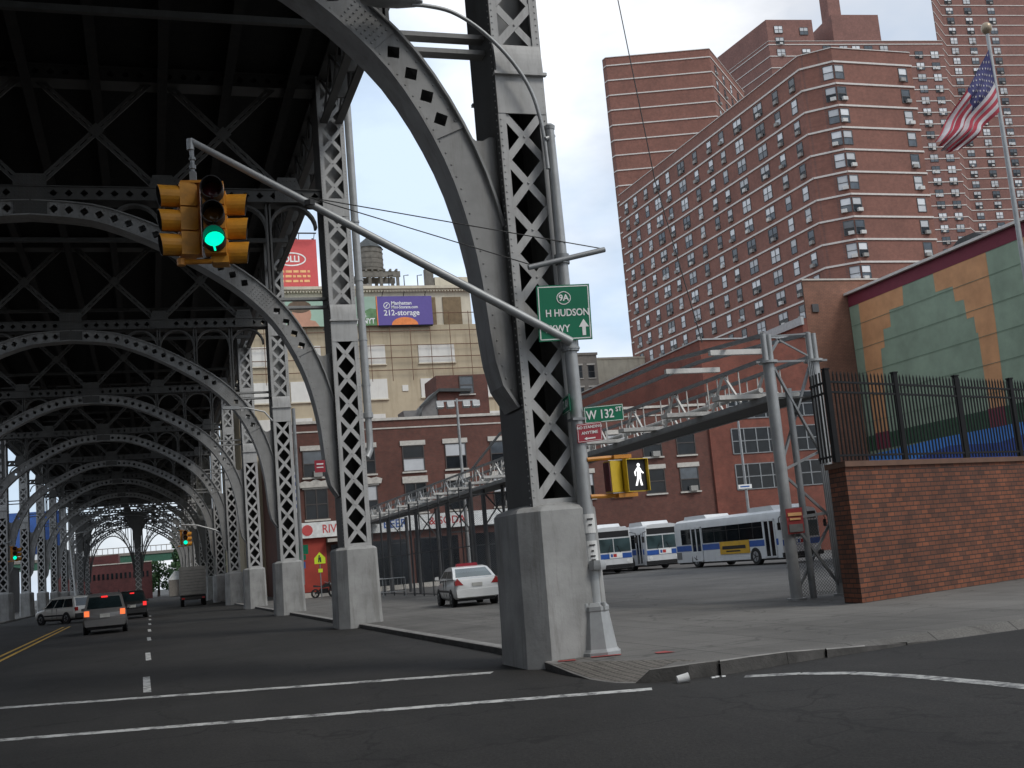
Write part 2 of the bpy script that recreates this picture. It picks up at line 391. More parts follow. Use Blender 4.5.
for i in range(len(KERB)-1):
    (a,ha),(b,hb)=KERB[i],KERB[i+1]; L=(Vector(b)-Vector(a)).length; n=max(1,int(L/.35)) if L<30 else int(L/2)
    pr=None
    for k in range(n+1):
        t=k/n; x=a[0]+(b[0]-a[0])*t; y=a[1]+(b[1]-a[1])*t; h=ha+(hb-ha)*t
        q=ins(i).lerp(ins(i+1),t)
        j=rng.uniform(-.035,.03) if 10<i<18 else rng.uniform(-.006,.006)
        cur=[(x+j*.5,y-.02+j,ZR-.03),(x,y+j,h-.012),(x+.02,y+.02,h),(q.x,q.y,0.004)]
        if pr:
            for m_ in range(3): kb.quad(pr[m_],cur[m_],cur[m_+1],pr[m_+1], 1 if 6<=i<11 and m_==2 else (2 if m_==2 and i>=15 else (3 if m_==0 else (2 if i>=17 else 0))))
        pr=cur
structure(kb,'kerb',['kerb_stone','sidewalk_ramp','sidewalk_concrete','kerb_face'])
sw=MB(); pts=[tuple(ins(i))+(0.0,) for i in range(len(KERB))]

OUT=[(64,39.8,0),(24,25.1,0),(19,23.3,0),(15,21.8,0),(14.5,21.6,0),(13.6,21.6,0),(13.6,60,0),(14.5,240,0)]
sw.add(pts+OUT,[tuple(range(len(pts)+len(OUT)))])
structure(sw,'sidewalk','sidewalk_concrete')
lot=MB(); lot.add([(13.6,240,-.012),(13.6,20,-.012),(90,20,-.012),(90,240,-.012)],[(0,1,2,3)]); structure(lot,'parking_lot','asphalt_lot')
# pavement beyond the left row of columns
lw=MB().box(-60,-11.6,20,240,-.14,.0); structure(lw,'pavement','sidewalk_concrete')
# painted markings
def strip(mb,a,b,wd,z=ZR+.004):
    a=Vector((*a,z)); b=Vector((*b,z)); d=(b-a).normalized(); n=Vector((-d.y,d.x,0))*wd/2
    mb.quad(a-n,b-n,b+n,a+n)
mk=MB(); strip(mk,(-13,26.5),(4.95,17.36),.30); structure(mk,'stop_line','paint_white')
mk=MB(); strip(mk,(-13,20.75),(5.75,13.15),.26); structure(mk,'crosswalk_line','paint_white')
mk=MB()
for a,b in ((20.9,24.6),(30.2,33.9),(41.8,44.6),(50.6,53.6),(60,63),(69.2,72.2),(78.5,81.5)): strip(mk,(-.13,a),(-.16,b),.13)
structure(mk,'lane_line','paint_white')
mk=MB()
for dx in (-.17,.17): strip(mk,(-4.45+dx,22),(-4.75+dx,72),.13)
structure(mk,'centre_line','paint_yellow')
mk=MB(); P=[(7.05,13.2),(7.6,12.8),(8.0,12.25),(8.2,11.4),(8.3,10.2),(8.35,8),(8.4,4)]
for a,b in zip(P,P[1:]): strip(mk,a,b,.24)
structure(mk,'crossing_line','paint_white_worn')

# ------------------------------------------------------------------ viaduct
XC=-3.1; BENT0=17.2; BAY=18.73; KS=list(range(-8,12))
via = thing('viaduct',(XC,0,0),'grey riveted steel arch viaduct over the avenue, lattice columns on concrete pedestals','viaduct')
def catmull(P,n):
    out=[]; Q=[tuple(2*a-b for a,b in zip(P[0],P[1]))]+list(P)+[tuple(2*a-b for a,b in zip(P[-1],P[-2]))]
    for i in range(1,len(Q)-2):
        for k in range(n):
            t=k/n; out.append(tuple(.5*((2*Q[i][j])+(-Q[i-1][j]+Q[i+1][j])*t+(2*Q[i-1][j]-5*Q[i][j]+4*Q[i+1][j]-Q[i+2][j])*t*t+(-Q[i-1][j]+3*Q[i][j]-3*Q[i+1][j]+Q[i+2][j])*t**3) for j in (0,1)))
    out.append(tuple(P[-1])); return out
def resample(P,step):
    d=[0]
    for a,b in zip(P,P[1:]): d.append(d[-1]+math.dist(a,b))
    n=max(1,round(d[-1]/step)); out=[]; j=0
    for k in range(n+1):
        s=d[-1]*k/n
        while j<len(d)-2 and d[j+1]<s: j+=1
        t=(s-d[j])/(d[j+1]-d[j]); out.append((P[j][0]+(P[j+1][0]-P[j][0])*t,P[j][1]+(P[j+1][1]-P[j][1])*t))
    return out
SOFFIT=[(0,13.2),(1.0,13.13),(2.0,12.97),(3.4,12.42),(4.8,11.66),(6.0,10.86),(6.9,10.02),(7.4,9.35),(7.8,8.6),(8.1,7.85),(8.32,7.0),(8.45,6.2),(8.53,5.2),(8.6,4.6),(8.71,4.25),(8.88,4.0)]
COLX=8.9
def holed_cell(mb,c,hole,y,m=0):
    """c: four corners (u,z) going round; diamond hole in the middle"""
    cx=sum(p[0] for p in c)/4; cz=sum(p[1] for p in c)/4
    mids=[((c[i][0]+c[(i+1)%4][0])/2,(c[i][1]+c[(i+1)%4][1])/2) for i in range(4)]
    h=[]
    for mx,mz in mids:
        d=math.dist((mx,mz),(cx,cz)); k=hole/d; h.append((cx+(mx-cx)*k,cz+(mz-cz)*k))
    vs=[(p[0],y,p[1]) for p in c]+[(p[0],y,p[1]) for p in h]
    fs=[]
    for i in range(4):
        fs.append((i,(i+1)%4,4+i)); fs.append(((i+1)%4,4+(i+1)%4,4+i))
    mb.add(vs,fs,m)
def make_rib():
    mb=MB(); S=resample(catmull(SOFFIT,10),.43); n=len(S)
    N=[]
    for i in range(n):
        a=S[max(i-1,0)]; b=S[min(i+1,n-1)]; tx,tz=b[0]-a[0],b[1]-a[1]; l=math.hypot(tx,tz); N.append((-tz/l, tx/l))
    E=[]
    for i,(p,nv) in enumerate(zip(S,N)):
        d=.42+.13*min(1,i/(n*.5)); E.append((p[0]+nv[0]*d,p[1]+nv[1]*d))
    cut=next(i for i,e in enumerate(E) if e[1]<8.95)
    for yy in (.22,.78):
        for i in range(cut):
            holed_cell(mb,[S[i],S[i+1],E[i+1],E[i]],.14 if i else .1,yy)
        for i in range(cut,n-1):
            e0=(min(E[i][0],COLX),E[i][1]); e1=(min(E[i+1][0],COLX),E[i+1][1])
            mb.add([(S[i][0],yy,S[i][1]),(S[i+1][0],yy,S[i+1][1]),(e1[0],yy,e1[1]),(e0[0],yy,e0[1])],[(0,1,2,3)])
        # web plate between the rib and the column, concave top edge
        top=[(E[cut][0],E[cut][1])]+[(E[cut][0]+(COLX-E[cut][0])*t, E[cut][1]-.28*math.sin(math.pi*min(t,.75))) for t in (.2,.4,.6,.8,1)]
        low=[e for e in E[cut:] if e[0]<COLX]
        poly=top+[(COLX,low[-1][1] if low else 6.)]+list(reversed(low[1:]))
        mb.add([(u,yy+.015 if yy<.5 else yy-.015,z) for u,z in poly],[tuple(range(len(poly)))])
    def flange(P,y0,y1,t,sgn):
        for i in range(len(P)-1):
            a,b=P[i],P[i+1]
            na,nb=N[i],N[min(i+1,n-1)]
            q=[]
            for p,nv in ((a,na),(b,nb)):
                q+= [(p[0],y0,p[1]),(p[0],y1,p[1]),(p[0]+nv[0]*t*sgn,y1,p[1]+nv[1]*t*sgn),(p[0]+nv[0]*t*sgn,y0,p[1]+nv[1]*t*sgn)]
            mb.add(q,[(0,4,5,1),(1,5,6,2),(2,6,7,3),(3,7,4,0),(0,1,2,3),(7,6,5,4)],1 if sgn<0 else 0)
    flange(S,.12,.88,.045,-1)
    Ee=[e for e in E if e[0]<COLX+.05]
    flange(Ee,.14,.86,.04,1)
    # joint plate and stiffener where lattice ends
    a,b=S[cut],E[cut]; mb.bar((a[0],.205,a[1]),(b[0],.205,b[1]),.12,.03,up=(0,1,0))
    j=max(2,cut-6)
    q=[S[j],S[j+2],E[j+2],E[j]]; ctr=(sum(p[0] for p in q)/4,sum(p[1] for p in q)/4)
    q=[(ctr[0]+(p[0]-ctr[0])*.98,ctr[1]+(p[1]-ctr[1])*.98) for p in q]
    mb.add([(p[0],.2,p[1]) for p in q]+[(p[0],.219,p[1]) for p in q],[(0,1,2,3),(0,4,5,1),(1,5,6,2),(2,6,7,3),(3,7,4,0)])
    for a_ in range(1,8):
        for b_ in range(1,6):
            u=a_/8; v=b_/6
            p=[q[0][k]*(1-u)*(1-v)+q[1][k]*u*(1-v)+q[2][k]*u*v+q[3][k]*(1-u)*v for k in (0,1)]
            mb.rivet((p[0],.2,p[1]),(0,-1,0),.024)
    for i in range(n-1):
        for t in (.25,.75):
            for w_,P in ((.07,S),(-.07,E)):
                if P is E and i>=cut: continue
                p=(P[i][0]+(P[i+1][0]-P[i][0])*t+N[i][0]*w_,P[i][1]+(P[i+1][1]-P[i][1])*t+N[i][1]*w_)
                mb.rivet((p[0],.22,p[1]),(0,-1,0),.02)
    # horizontal struts from the rib back to the column
    for z in (10.2,10.48):
        ex=min((e for e in E),key=lambda e:abs(e[1]-z))[0]
        mb.box(ex-.1,COLX,.38,.62,z-.04,z+.04)
    out=MB()
    for s in (1,-1):
        o=MB(); o.v=[(XC+s*x,y,z) for x,y,z in mb.v]; o.f=mb.f if s>0 else [tuple(reversed(f)) for f in mb.f]; o.m=mb.m
        out.add(o.v,[],0); b=len(out.v)-len(o.v); out.f+=[tuple(b+i for i in f) for f in o.f]; out.m+=o.m
    return out, E
rib, EXT = make_rib()
X0,X1=5.8,6.65; YD=1.3
def make_column():
    mb=MB()
    mb.box(X0-.012,X0+.012,.0,YD,2.3,18.0,1); mb.box(X1-.012,X1+.012,.0,YD,2.3,18.0,0)   # side plates; the street side is coloured dark for its shade
    for y in (0.0,YD):
        s=-1 if y==0 else 1
        for xa,xb in ((X0,X0+.13),(X1-.13,X1)): mb.box(xa,xb,y+s*.004,y-s*.018,2.3,18.)
        mb.box(X0,X1,y+s*.012,y-s*.012,2.3,2.48)
        mb.box(X0,X1,y+s*.014,y-s*.014,8.95,9.62); mb.box(X0,X1,y+s*.012,y-s*.012,13.15,13.75)
        mb.box(X0-.03,X1+.05,y+s*.09,y,9.62,9.67)
        # curved apron above the ledge
        pr=None
        for k in range(7):
            t=k/6; cur=(y+s*(.075*math.cos(t*math.pi*.5)**.6 if t<1 else .01), 9.67+.5*t)
            if pr: mb.quad((X0+.01,pr[0],pr[1]),(X1-.01,pr[0],pr[1]),(X1-.01,cur[0],cur[1]),(X0+.01,cur[0],cur[1]))
            pr=cur
    mb.box(X0+.02,X1-.02,.42,.46,10.1,18.)                      # web plate behind the upper lattice
    mb.box(X0+.02,X1-.02,YD-.02,YD-.0,2.5,18.,1)  # dark back plate added to keep the column interior black
    z=2.4
    while z<17.9:
        for x in (X0+.035,X1-.035): mb.rivet((x,-.005,z),(0,-1,0),.017)
        if z<13: mb.rivet((X0-.012,.06,z),(-1,0,0),.017)
        z+=.115
    laces=[]
    for y in (.012,):
        for za,zb in ((2.48,8.95),(10.17,13.15),(13.75,17.8)):
            lace=MB(); laces.append(lace)
            n=round((zb-za)/.775); h=(zb-za)/n; s=-1 if y<.5 else 1
            for k in range(n):
                a=za+k*h
                lace.bar((X0+.09,y,a),(X1-.09,y,a+h),.13,.014,up=(0,1,0)); lace.bar((X1-.09,y-s*.016,a),(X0+.09,y-s*.016,a+h),.13,.014,up=(0,1,0))
                if y<.5: lace.rivet(((X0+X1)/2,y-.008,a+h/2),(0,-1,0),.026)
    ped=MB()
    def octa(d,z,x0=5.52,x1=6.78,y0=-.28,y1=1.58,c=.3):
        x0-=d;x1+=d;y0-=d;y1+=d
        return [(x0+c,y0,z),(x1-c*.35,y0,z),(x1,y0+c*.35,z),(x1,y1-c,z),(x1-c,y1,z),(x0+c,y1,z),(x0,y1-c,z),(x0,y0+c,z)]
    rings=[octa(.05,-.2),octa(.03,.3),octa(0,2.28),octa(-.05,2.34),octa(-.22,2.40)]
    for k in range(len(rings)-1):
        ped.add(rings[k]+rings[k+1],[(i,(i+1)%8,8+(i+1)%8,8+i) for i in range(8)])
    ped.add(rings[-1],[tuple(range(8))])
    return mb,laces,ped
colm,lace,ped = make_column()
def chord(mb,x0,x1,z0,z1,step=.445,hole=.12,skip=()):
    n=round((x1-x0)/step); w_=(x1-x0)/n
    for yy in (.18,.82):
        for k in range(n):
            a=x0+k*w_; c=a+w_/2
            if any(abs(c-s)<sw_ for s,sw_ in skip): mb.add([(a,yy,z0),(a+w_,yy,z0),(a+w_,yy,z1),(a,yy,z1)],[(0,1,2,3)])
            else: holed_cell(mb,[(a,z0),(a+w_,z0),(a+w_,z1),(a,z1)],hole,yy)
    mb.box(x0,x1,.12,.88,z0-.03,z0); mb.box(x0,x1,.12,.88,z1,z1+.03)
NODES=[XC+3.9*k for k in (-2,-1,0,1,2)]
XL=2*XC-X0
bch=MB(); chord(bch,XL,X0,13.68,14.06,skip=[(x,.4) for x in NODES])
tch=MB(); chord(tch,XL,X0,17.6,18.05)
gusl=[]
for x in NODES:
    gus=MB(); gusl.append(gus)
    if x==XC:
        gus.box(XC-.48,XC+.48,.165,.176,13.18,14.48)
        for i in range(8):
            for j in range(10): gus.rivet((XC-.42+i*.12,.165,13.25+j*.128),(0,-1,0),.022)
    else:
        gus.prism([(x-.42,13.66),(x+.42,13.66),(x+.42,14.1),(x+.30,14.5),(x-.30,14.5),(x-.42,14.1)],lambda u,v,t:(u,t,v),.165,.176)
        for i in range(5):
            for j in range(5): gus.rivet((x-.26+i*.13,.165,13.74+j*.16),(0,-1,0),.022)
def brace(a,b):
    mb=MB()
    for (p,q,y) in (((a,14.3),(b,17.65),.36),((b,14.3),(a,17.65),.5)):
        d=Vector((q[0]-p[0],0,q[1]-p[1])).normalized(); nrm=Vector((-d.z,0,d.x))*.07
        for s in (1,-1): mb.bar(Vector((p[0],y,p[1]))+nrm*s,Vector((q[0],y,q[1]))+nrm*s,.085,.09,up=(0,1,0))
        L=math.hypot(q[0]-p[0],q[1]-p[1]); n=int(L/.34)
        for k in range(n):
            t0=k/n; t1=(k+1)/n; s=1 if k%2 else -1
            A=Vector((p[0],y-.05,p[1]))+Vector((q[0]-p[0],0,q[1]-p[1]))*t0+nrm*s; B=Vector((p[0],y-.05,p[1]))+Vector((q[0]-p[0],0,q[1]-p[1]))*t1-nrm*s
            mb.bar(A,B,.05,.012,up=(0,1,0))
    c=(a+b)/2; mb.prism([(c-.26,15.98),(c,15.72),(c+.26,15.98),(c,16.24)],lambda u,v,t:(u,t,v),.29,.3)
    return mb
def spandrel(s):
    mb=MB(); D=[2.2,3.85,5.5,7.15,8.75]
    def ez(dx):
        for p,q in zip(EXT,EXT[1:]):
            if p[0]<=dx<=q[0]: return p[1]+(q[1]-p[1])*(dx-p[0])/(q[0]-p[0])
        return 7.5
    if 1:
        for d in D[1:4]:
            x=XC+s*d; z0=ez(d)
            for dx in (-.055,.055): mb.box(x+dx-.03,x+dx+.03,.32,.68,z0-.05,13.68)
        for d0,d1 in zip(D,D[1:]):
            r=(d1-d0)/2-.06; c=(d0+d1)/2; pr=None
            for k in range(13):
                t=math.pi*k/12; u=XC+s*(c-r*math.cos(t)); v=13.64-r*1.0-.05+r*math.sin(t)
                if v<ez(abs(u-XC))-.1: pr=None; continue
                cur=Vector((u,.5,v))
                if pr is not None: mb.bar(pr,cur,.07,.34,up=(0,1,0))
                pr=cur
    return mb
sp=[spandrel(1),spandrel(-1)]
protos={}
def part(key,name,mb,mats,y,parent=via,smooth=False):
    """share one mesh among all bents"""
    if key not in protos: protos[key]=mb.mesh(name,mats,smooth,(0,0,0))
    o=bpy.data.objects.new(name,protos[key]); COL.objects.link(o); o.parent=parent
    o.location = (-XC,y,0) if parent is via else (0,0,0)
    return o
colL,laceL,pedL = colm.mirror(XC),[q.mirror(XC) for q in lace],ped.mirror(XC)
for k in KS:
    y=BENT0+BAY*k
    for side,(c_,l_,p_) in (('r',(colm,lace,ped)),('l',(colL,laceL,pedL))):
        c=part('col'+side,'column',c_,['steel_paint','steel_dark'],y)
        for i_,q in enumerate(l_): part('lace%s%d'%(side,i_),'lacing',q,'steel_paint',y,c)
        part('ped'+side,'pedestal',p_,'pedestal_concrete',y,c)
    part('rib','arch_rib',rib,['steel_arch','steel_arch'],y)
    b=part('bch','bottom_chord',bch,'steel_shaded',y)
    for i_,q in enumerate(gusl): part('gus%d'%i_,'gusset',q,'steel_shaded',y,b)
    part('tch','top_chord',tch,'steel_shaded',y)
    for i_,q in enumerate(sp): part('sp%d'%i_,'spandrel_frame',q,'steel_shaded',y)
    for i in range(4): part('br%d'%i,'cross_brace',brace(NODES[i]+.3,NODES[i+1]-.3) if 'br%d'%i not in protos else None,'steel_shaded',y)
# side girders between the bents
sg=MB()
for x in (6.0,6.5):
    sg.box(x-.12,x+.12,YD,BAY,16.35,16.43); sg.box(x-.14,x+.14,YD,BAY,17.85,17.95)
n=9; st=(BAY-YD)/n
for k in range(n):
    a=YD+k*st
    for (p,q) in (((a,16.43),(a+st,17.85)),((a+st,16.43),(a,17.85))):
        for x in (6.0,6.5): sg.bar((x,p[0],p[1]),(x,q[0],q[1]),.12,.05,up=(1,0,0))
    sg.box(6.0,6.5,a-.05,a+.05,16.43,17.85) if k else None
sgL=sg.mirror(XC)
for k in KS[:-1]:
    y=BENT0+BAY*k
    part('sgr','side_girder',sg,'steel_shaded',y); part('sgl','side_girder',sgL,'steel_shaded',y)
Y0,Y1=BENT0+BAY*KS[0],BENT0+BAY*KS[-1]+1.4
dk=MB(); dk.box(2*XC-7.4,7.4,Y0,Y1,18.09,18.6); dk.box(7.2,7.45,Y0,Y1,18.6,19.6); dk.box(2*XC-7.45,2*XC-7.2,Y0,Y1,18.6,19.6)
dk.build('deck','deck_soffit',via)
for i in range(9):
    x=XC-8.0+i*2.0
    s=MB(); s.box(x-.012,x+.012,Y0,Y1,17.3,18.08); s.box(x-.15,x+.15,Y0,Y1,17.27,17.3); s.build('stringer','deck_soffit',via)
for z in (15.1,16.75):
    q=MB().box(XL,X0,-.08,.08,z-.08,z+.08)
    for k in KS[:-1]: part('strut%d'%int(z),'cross_strut',q,'steel_dark',BENT0+BAY*(k+.5))
# the two last bents stand on an extra middle row of columns with small arches
for k in (9,10):
  for xm in (-1.9,-10.1):
    y=BENT0+BAY*k
    m=MB()
    H=[(-.36,0),(.36,0),(.36,7),(.42,9.2),(.6,11),(1.0,12.2),(1.7,13.1),(2.7,13.6),(-2.7,13.6),(-1.7,13.1),(-1.0,12.2),(-.6,11),(-.42,9.2),(-.36,7)]
    m.prism([(xm+u,v) for u,v in H],lambda u,v,t:(u,t,v),y+.2,y+1.0)
    for j in range(9): m.bar((xm-.4,y+.19,.9+j*.8),(xm+.4,y+.19,1.7+j*.8),.12,.02,up=(0,1,0),m=1); m.bar((xm+.4,y+.175,.9+j*.8),(xm-.4,y+.175,1.7+j*.8),.12,.02,up=(0,1,0),m=1)
    m.build('middle_column',['steel_shaded','steel_arch'],via)
    for xa,xb in ((xm+.5,xm+7.7),):
        a=MB(); c=(xa+xb)/2; r=(xb-xa)/2; pr=None; pq=None
        for j in range(25):
            t=math.pi*j/24; cur=Vector((c-r*math.cos(t),y+.5,3.6+7.4*math.sin(t))); q=Vector((c-(r+.0)*math.cos(t),y+.5,4.6+7.6*math.sin(t)))
            if pr is not None:
                a.bar(pr,cur,.16,.5,up=(0,1,0)); a.bar(pq,q,.1,.5,up=(0,1,0)); a.bar(pr,q,.05,.05,up=(0,1,0)); a.bar(pq,cur,.05,.05,up=(0,1,0))
            if j%3==0: a.box(cur.x-.06,cur.x+.06,y+.4,y+.6,q.z,13.4)
            pr,pq=cur,q
        a.build('small_arch','steel_dark',via)
# rainwater pipe beside the second column
dp=MB(); dp.tube([(6.86,36.2,17.4),(6.86,36.15,6.6)],.13,12); dp.lathe([(.165,6.45),(.165,6.62),(.15,6.63)],(6.86,36.15,0)); dp.tube([(6.86,36.15,6.45),(6.86,36.15,5.7),(6.84,36.12,5.4),(6.7,36.0,5.15)],.11,10)
for z in (13,11,9,7.5): dp.lathe([(.15,z),(.15,z+.07)],(6.86,36.17,0))
dp.build('drain_pipe','galvanised',via,smooth=40)
dp=MB(); dp.tube([(6.8,54.9,9.6),(6.8,54.9,1.2)],.09,8); dp.build('drain_pipe','galvanised_dull',via,smooth=40)
# ------------------------------------------------------------------ signal pole at the corner
PX,PY=6.61,17.0
pole=thing('signal_pole',(PX,PY,0),'grey corner pole with long mast arm, curved lamp arm and flared base','signal pole')
b=MB()
b.lathe([(.36,0),(.36,.05),(.34,.06),(.31,.1),(.225,.66),(.235,.68),(.235,.74),(.16,.80)],(PX,PY,0),n=8)
for a in (0,90,180,270): b.lathe([(.04,.68),(.04,.80)],(PX+.2*math.cos(rad(a+22)),PY+.2*math.sin(rad(a+22)),0),n=8)
b.build('base','galvanised',pole)
b=MB(); b.tube([(PX,PY,.75),(PX,PY,4.9),(PX,PY,8.62)],[.125,.102,.075],14); b.lathe([(.085,8.6),(.095,8.66),(.05,8.7)],(PX,PY,0)); b.lathe([(.13,1.30),(.15,1.36),(.12,1.45)],(PX+.06,PY-.12,0),n=8)
b.build('shaft','galvanised',pole,smooth=40)
b=MB(); A=Vector((PX-.03,PY-.14,4.95)); T=Vector((.80,17.05,8.25))
b.tube([A+(T-A)*t for t in (0,.25,.5,.75,1)],[.075,.07,.064,.058,.05],12)
b.lathe([(.14,4.82),(.14,5.12)],(PX,PY,0),n=12); b.lathe([(.152,4.85),(.152,4.88)],(PX,PY,0)); b.lathe([(.152,5.06),(.152,5.09)],(PX,PY,0))
b.tube([(.80,17.05,8.10),(.80,17.05,8.27)],.055,10); b.tube([(.81,17.05,8.12),(.82,17.05,7.9)],.03,8)
b.build('mast_arm','galvanised',pole,smooth=40)
b=MB(); b.tube([(5.98,PY-.1,6.2),(7.34,PY-.1,6.5)],.045,10); b.lathe([(.125,6.28),(.125,6.44)],(PX,PY,0),n=12)
b.build('cross_bar','galvanised_dull',pole,smooth=40)
b=MB(); Q=A+(T-A)*.70
b.tube([Q+Vector((0,0,.1)),(7.28,PY-.1,6.52)],.009,6); b.tube([Q+Vector((0,0,.1)),(6.05,PY-.1,6.24)],.009,6); b.lathe([(.1,0),(.1,.08)],(Q.x,Q.y,Q.z-.04),n=8)
b.build('guy_wire','cable_black',pole)
b=MB(); b.tube([(6.50,PY-.05,7.9)]+[(x,PY-.02,z) for x,z in catmull([(6.50,8.35),(6.46,8.75),(6.36,9.2),(6.17,9.6),(5.85,10.02),(5.45,10.38),(5.05,10.60),(4.65,10.67),(4.4,10.67)],5)],.033,10); b.tube([(6.50,PY-.05,8.42),(6.68,PY,8.5)],.035,8)
b.build('lamp_arm','galvanised',pole,smooth=40)
b=MB(); pr=[(4.58,.06),(4.48,.12),(4.2,.18),(3.85,.19),(3.62,.13),(3.55,.05)]
vs=[];n=12
for x,r in pr:
    for k in range(n):
        t=2*math.pi*k/n; vs.append((x,PY+r*math.cos(t)*1.1,10.72+(r*.8*math.sin(t) if math.sin(t)>0 else r*.35*math.sin(t))))
b.add(vs,[(i*n+k,i*n+(k+1)%n,(i+1)*n+(k+1)%n,(i+1)*n+k) for i in range(len(pr)-1) for k in range(n)]+[tuple(range(n)),tuple(range((len(pr)-1)*n,len(pr)*n))])
b.build('lamp_head','galvanised',pole,smooth=40)

# traffic signals: heads looking left, right and towards us
def signal(loc, label, heads=('l','r','f'), s=1.0, lit=2, group=None, rz=0.):
    t=thing('traffic_signal',loc,label,'traffic signal',group,rz,True)
    m=MB()
    m.box(-.05*s,.05*s,-.04*s,.04*s,.55*s,.75*s,1); m.tube([(0,0,.75*s),(0,0,1.1*s)],.03*s,8,1); m.lathe([(.05*s,.80*s),(.05*s,.86*s)],(0,0,0),n=8,m=1); m.lathe([(.05*s,.94*s),(.05*s,.98*s)],(0,0,0),n=8,m=1); m.box(-.09*s,.09*s,-.09*s,.09*s,-.56*s,.55*s); m.box(-.18*s,.18*s,-.16*s,.16*s,.53*s,.57*s); m.tube([(-.22*s,-.05,-.66*s),(.22*s,-.05,-.66*s)],.04*s,8); m.lathe([(.065*s,-.71*s),(.065*s,-.61*s)],(-.22*s,-.05,0),n=8)
    m.build('bracket',['signal_orange','galvanised_dull'],t)
    for h in heads:
        ang={'l':rad(-76),'r':math.pi/2,'f':0.0}[h]
        hm=Matrix.Rotation(ang,4,'Z')      # local -y is the face
        off={'l':Vector((-.06,.0,0)),'r':Vector((.30,.06,0)),'f':Vector((.29,-.06,0))}[h]*s
        dz={'l':-.02,'r':-.14,'f':-.03}[h]*s
        def X(mb):
            mb.v=[tuple(hm@Vector(p)*1.0+off+Vector((0,0,dz))) for p in mb.v]; return mb
        hb=MB()
        for i in range(3):
            z=(.375*(1-i))*s; hb.box(-.155*s,.155*s,-.17*s,.06*s,z-.176*s,z+.176*s)
            hb.box(-.15*s,.15*s,-.05*s,.085*s,z-.16*s,z+.16*s)
        hd=X(hb).build('signal_head','signal_yellow' if h!='f' else 'signal_orange',t)
        for i in range(3):
            z=(.375*(1-i))*s
            v=MB(); n=20; pr=[]
            for k in range(n+1):
                a=rad(-84)+rad(348)*k/n
                x,zz=math.cos(a),math.sin(a)
                L=(.26+.05*(zz+1)/2)*s
                pr.append((x,zz,L))
            r0,r1=.165*s,.152*s
            for k in range(n):
                (xa,za,La),(xb,zb,Lb)=pr[k],pr[k+1]
                v.quad((xa*r0,-.17*s,z+za*r0),(xb*r0,-.17*s,z+zb*r0),(xb*r0,-.17*s-Lb,z+zb*r0),(xa*r0,-.17*s-La,z+za*r0),0)
                v.quad((xb*r1,-.172*s,z+zb*r1),(xa*r1,-.172*s,z+za*r1),(xa*r1,-.17*s-La,z+za*r1),(xb*r1,-.17*s-Lb,z+zb*r1),1)
                v.quad((xa*r0,-.17*s-La,z+za*r0),(xb*r0,-.17*s-Lb,z+zb*r0),(xb*r1,-.17*s-Lb,z+zb*r1),(xa*r1,-.17*s-La,z+za*r1),1)
            X(v).build('visor',['signal_yellow','visor_black'] if h!='f' else ['visor_black','visor_black'],hd)
            l=MB(); l.lathe([(.148*s,-.175*s),(.12*s,-.20*s),(.05*s,-.215*s)],(0,0,z),'y',18)
            X(l).build('lens',('lens_red_off','lens_amber_off','lens_green_lit')[i] if (h=='f' or i<2) else 'visor_black',hd,smooth=60)
    return t
signal((.82,17.05,7.0),'large yellow three way traffic signal showing green, hung from the nearest mast arm tip',rz=rad(-7))
fa=MB(); fa.tube([(5.75,92.6,5.2),(4.9,92.6,5.75),(3.6,92.6,6.2),(2.3,92.6,6.35)],.07,8)
solo(fa,'mast_arm','galvanised','thin curved grey arm reaching over the road from a distant right column','mast arm',smooth=40)
signal((2.35,92.5,5.35),'small far yellow traffic signal showing green, hanging from the curved arm over the road',('r','f'),1.0)
fa=MB(); fa.tube([(-12.2,108.9,6.6),(-11.5,108.9,6.75)],.06,8); fa.tube([(-11.5,108.9,6.75),(-11.5,108.9,6.6)],.05,8)
solo(fa,'bracket_arm','galvanised_dull','short grey bracket holding a signal on a far left column','bracket',smooth=40)
signal((-11.5,108.9,5.75),'small far traffic signal showing green at the left edge, beside a left column',('r','f'),1.05)

# pedestrian signal
pd=thing('pedestrian_signal',(7.2,17.0,2.75),'yellow pedestrian signal with a lit white walking figure, bracketed to the corner pole','pedestrian signal')
b=MB(); b.tube([(6.68,PY-.08,3.04),(7.05,PY-.08,3.05),(7.4,PY-.1,3.04)],.035,8); b.box(7.1,7.4,PY-.2,PY+.02,3.02,3.08); b.build('bracket','signal_orange',pd)
b=MB(); b.tube([(6.68,PY-.08,2.45),(7.05,PY-.08,2.44),(7.4,PY-.1,2.45)],.035,8); b.box(7.12,7.45,PY-.2,PY+.02,2.40,2.46)
b.build('bracket','signal_orange',pd)
m=Matrix.Rotation(rad(14),4,'Z'); c=Vector((7.40,16.95,2.74))
def RX(mb): mb.v=[tuple(m@Vector(p)+c) for p in mb.v]; return mb
b=MB(); b.box(-.18,.23,-.10,.12,-.25,.25); b.box(-.195,.245,-.125,-.10,-.265,.265); b.box(-.19,.24,-.20,-.125,.25,.262); b.box(-.195,-.185,-.20,-.125,-.26,.255); b.box(.235,.245,-.20,-.125,-.26,.255)
RX(b).build('housing','signal_lime_yellow',pd)
b=MB(); b.box(-.178,.23,-.135,-.126,-.245,.245); sc=RX(b).build('screen','visor_black',pd)
b=MB(); y0,y1=-.142,-.137
fl=lambda u,v,t:(u*.86+.07,t,v*.9+.01)
b.prism([(.035*math.cos(t)+.02,.165+.035*math.sin(t)) for t in [k*math.pi/6 for k in range(12)]],fl,y0,y1)
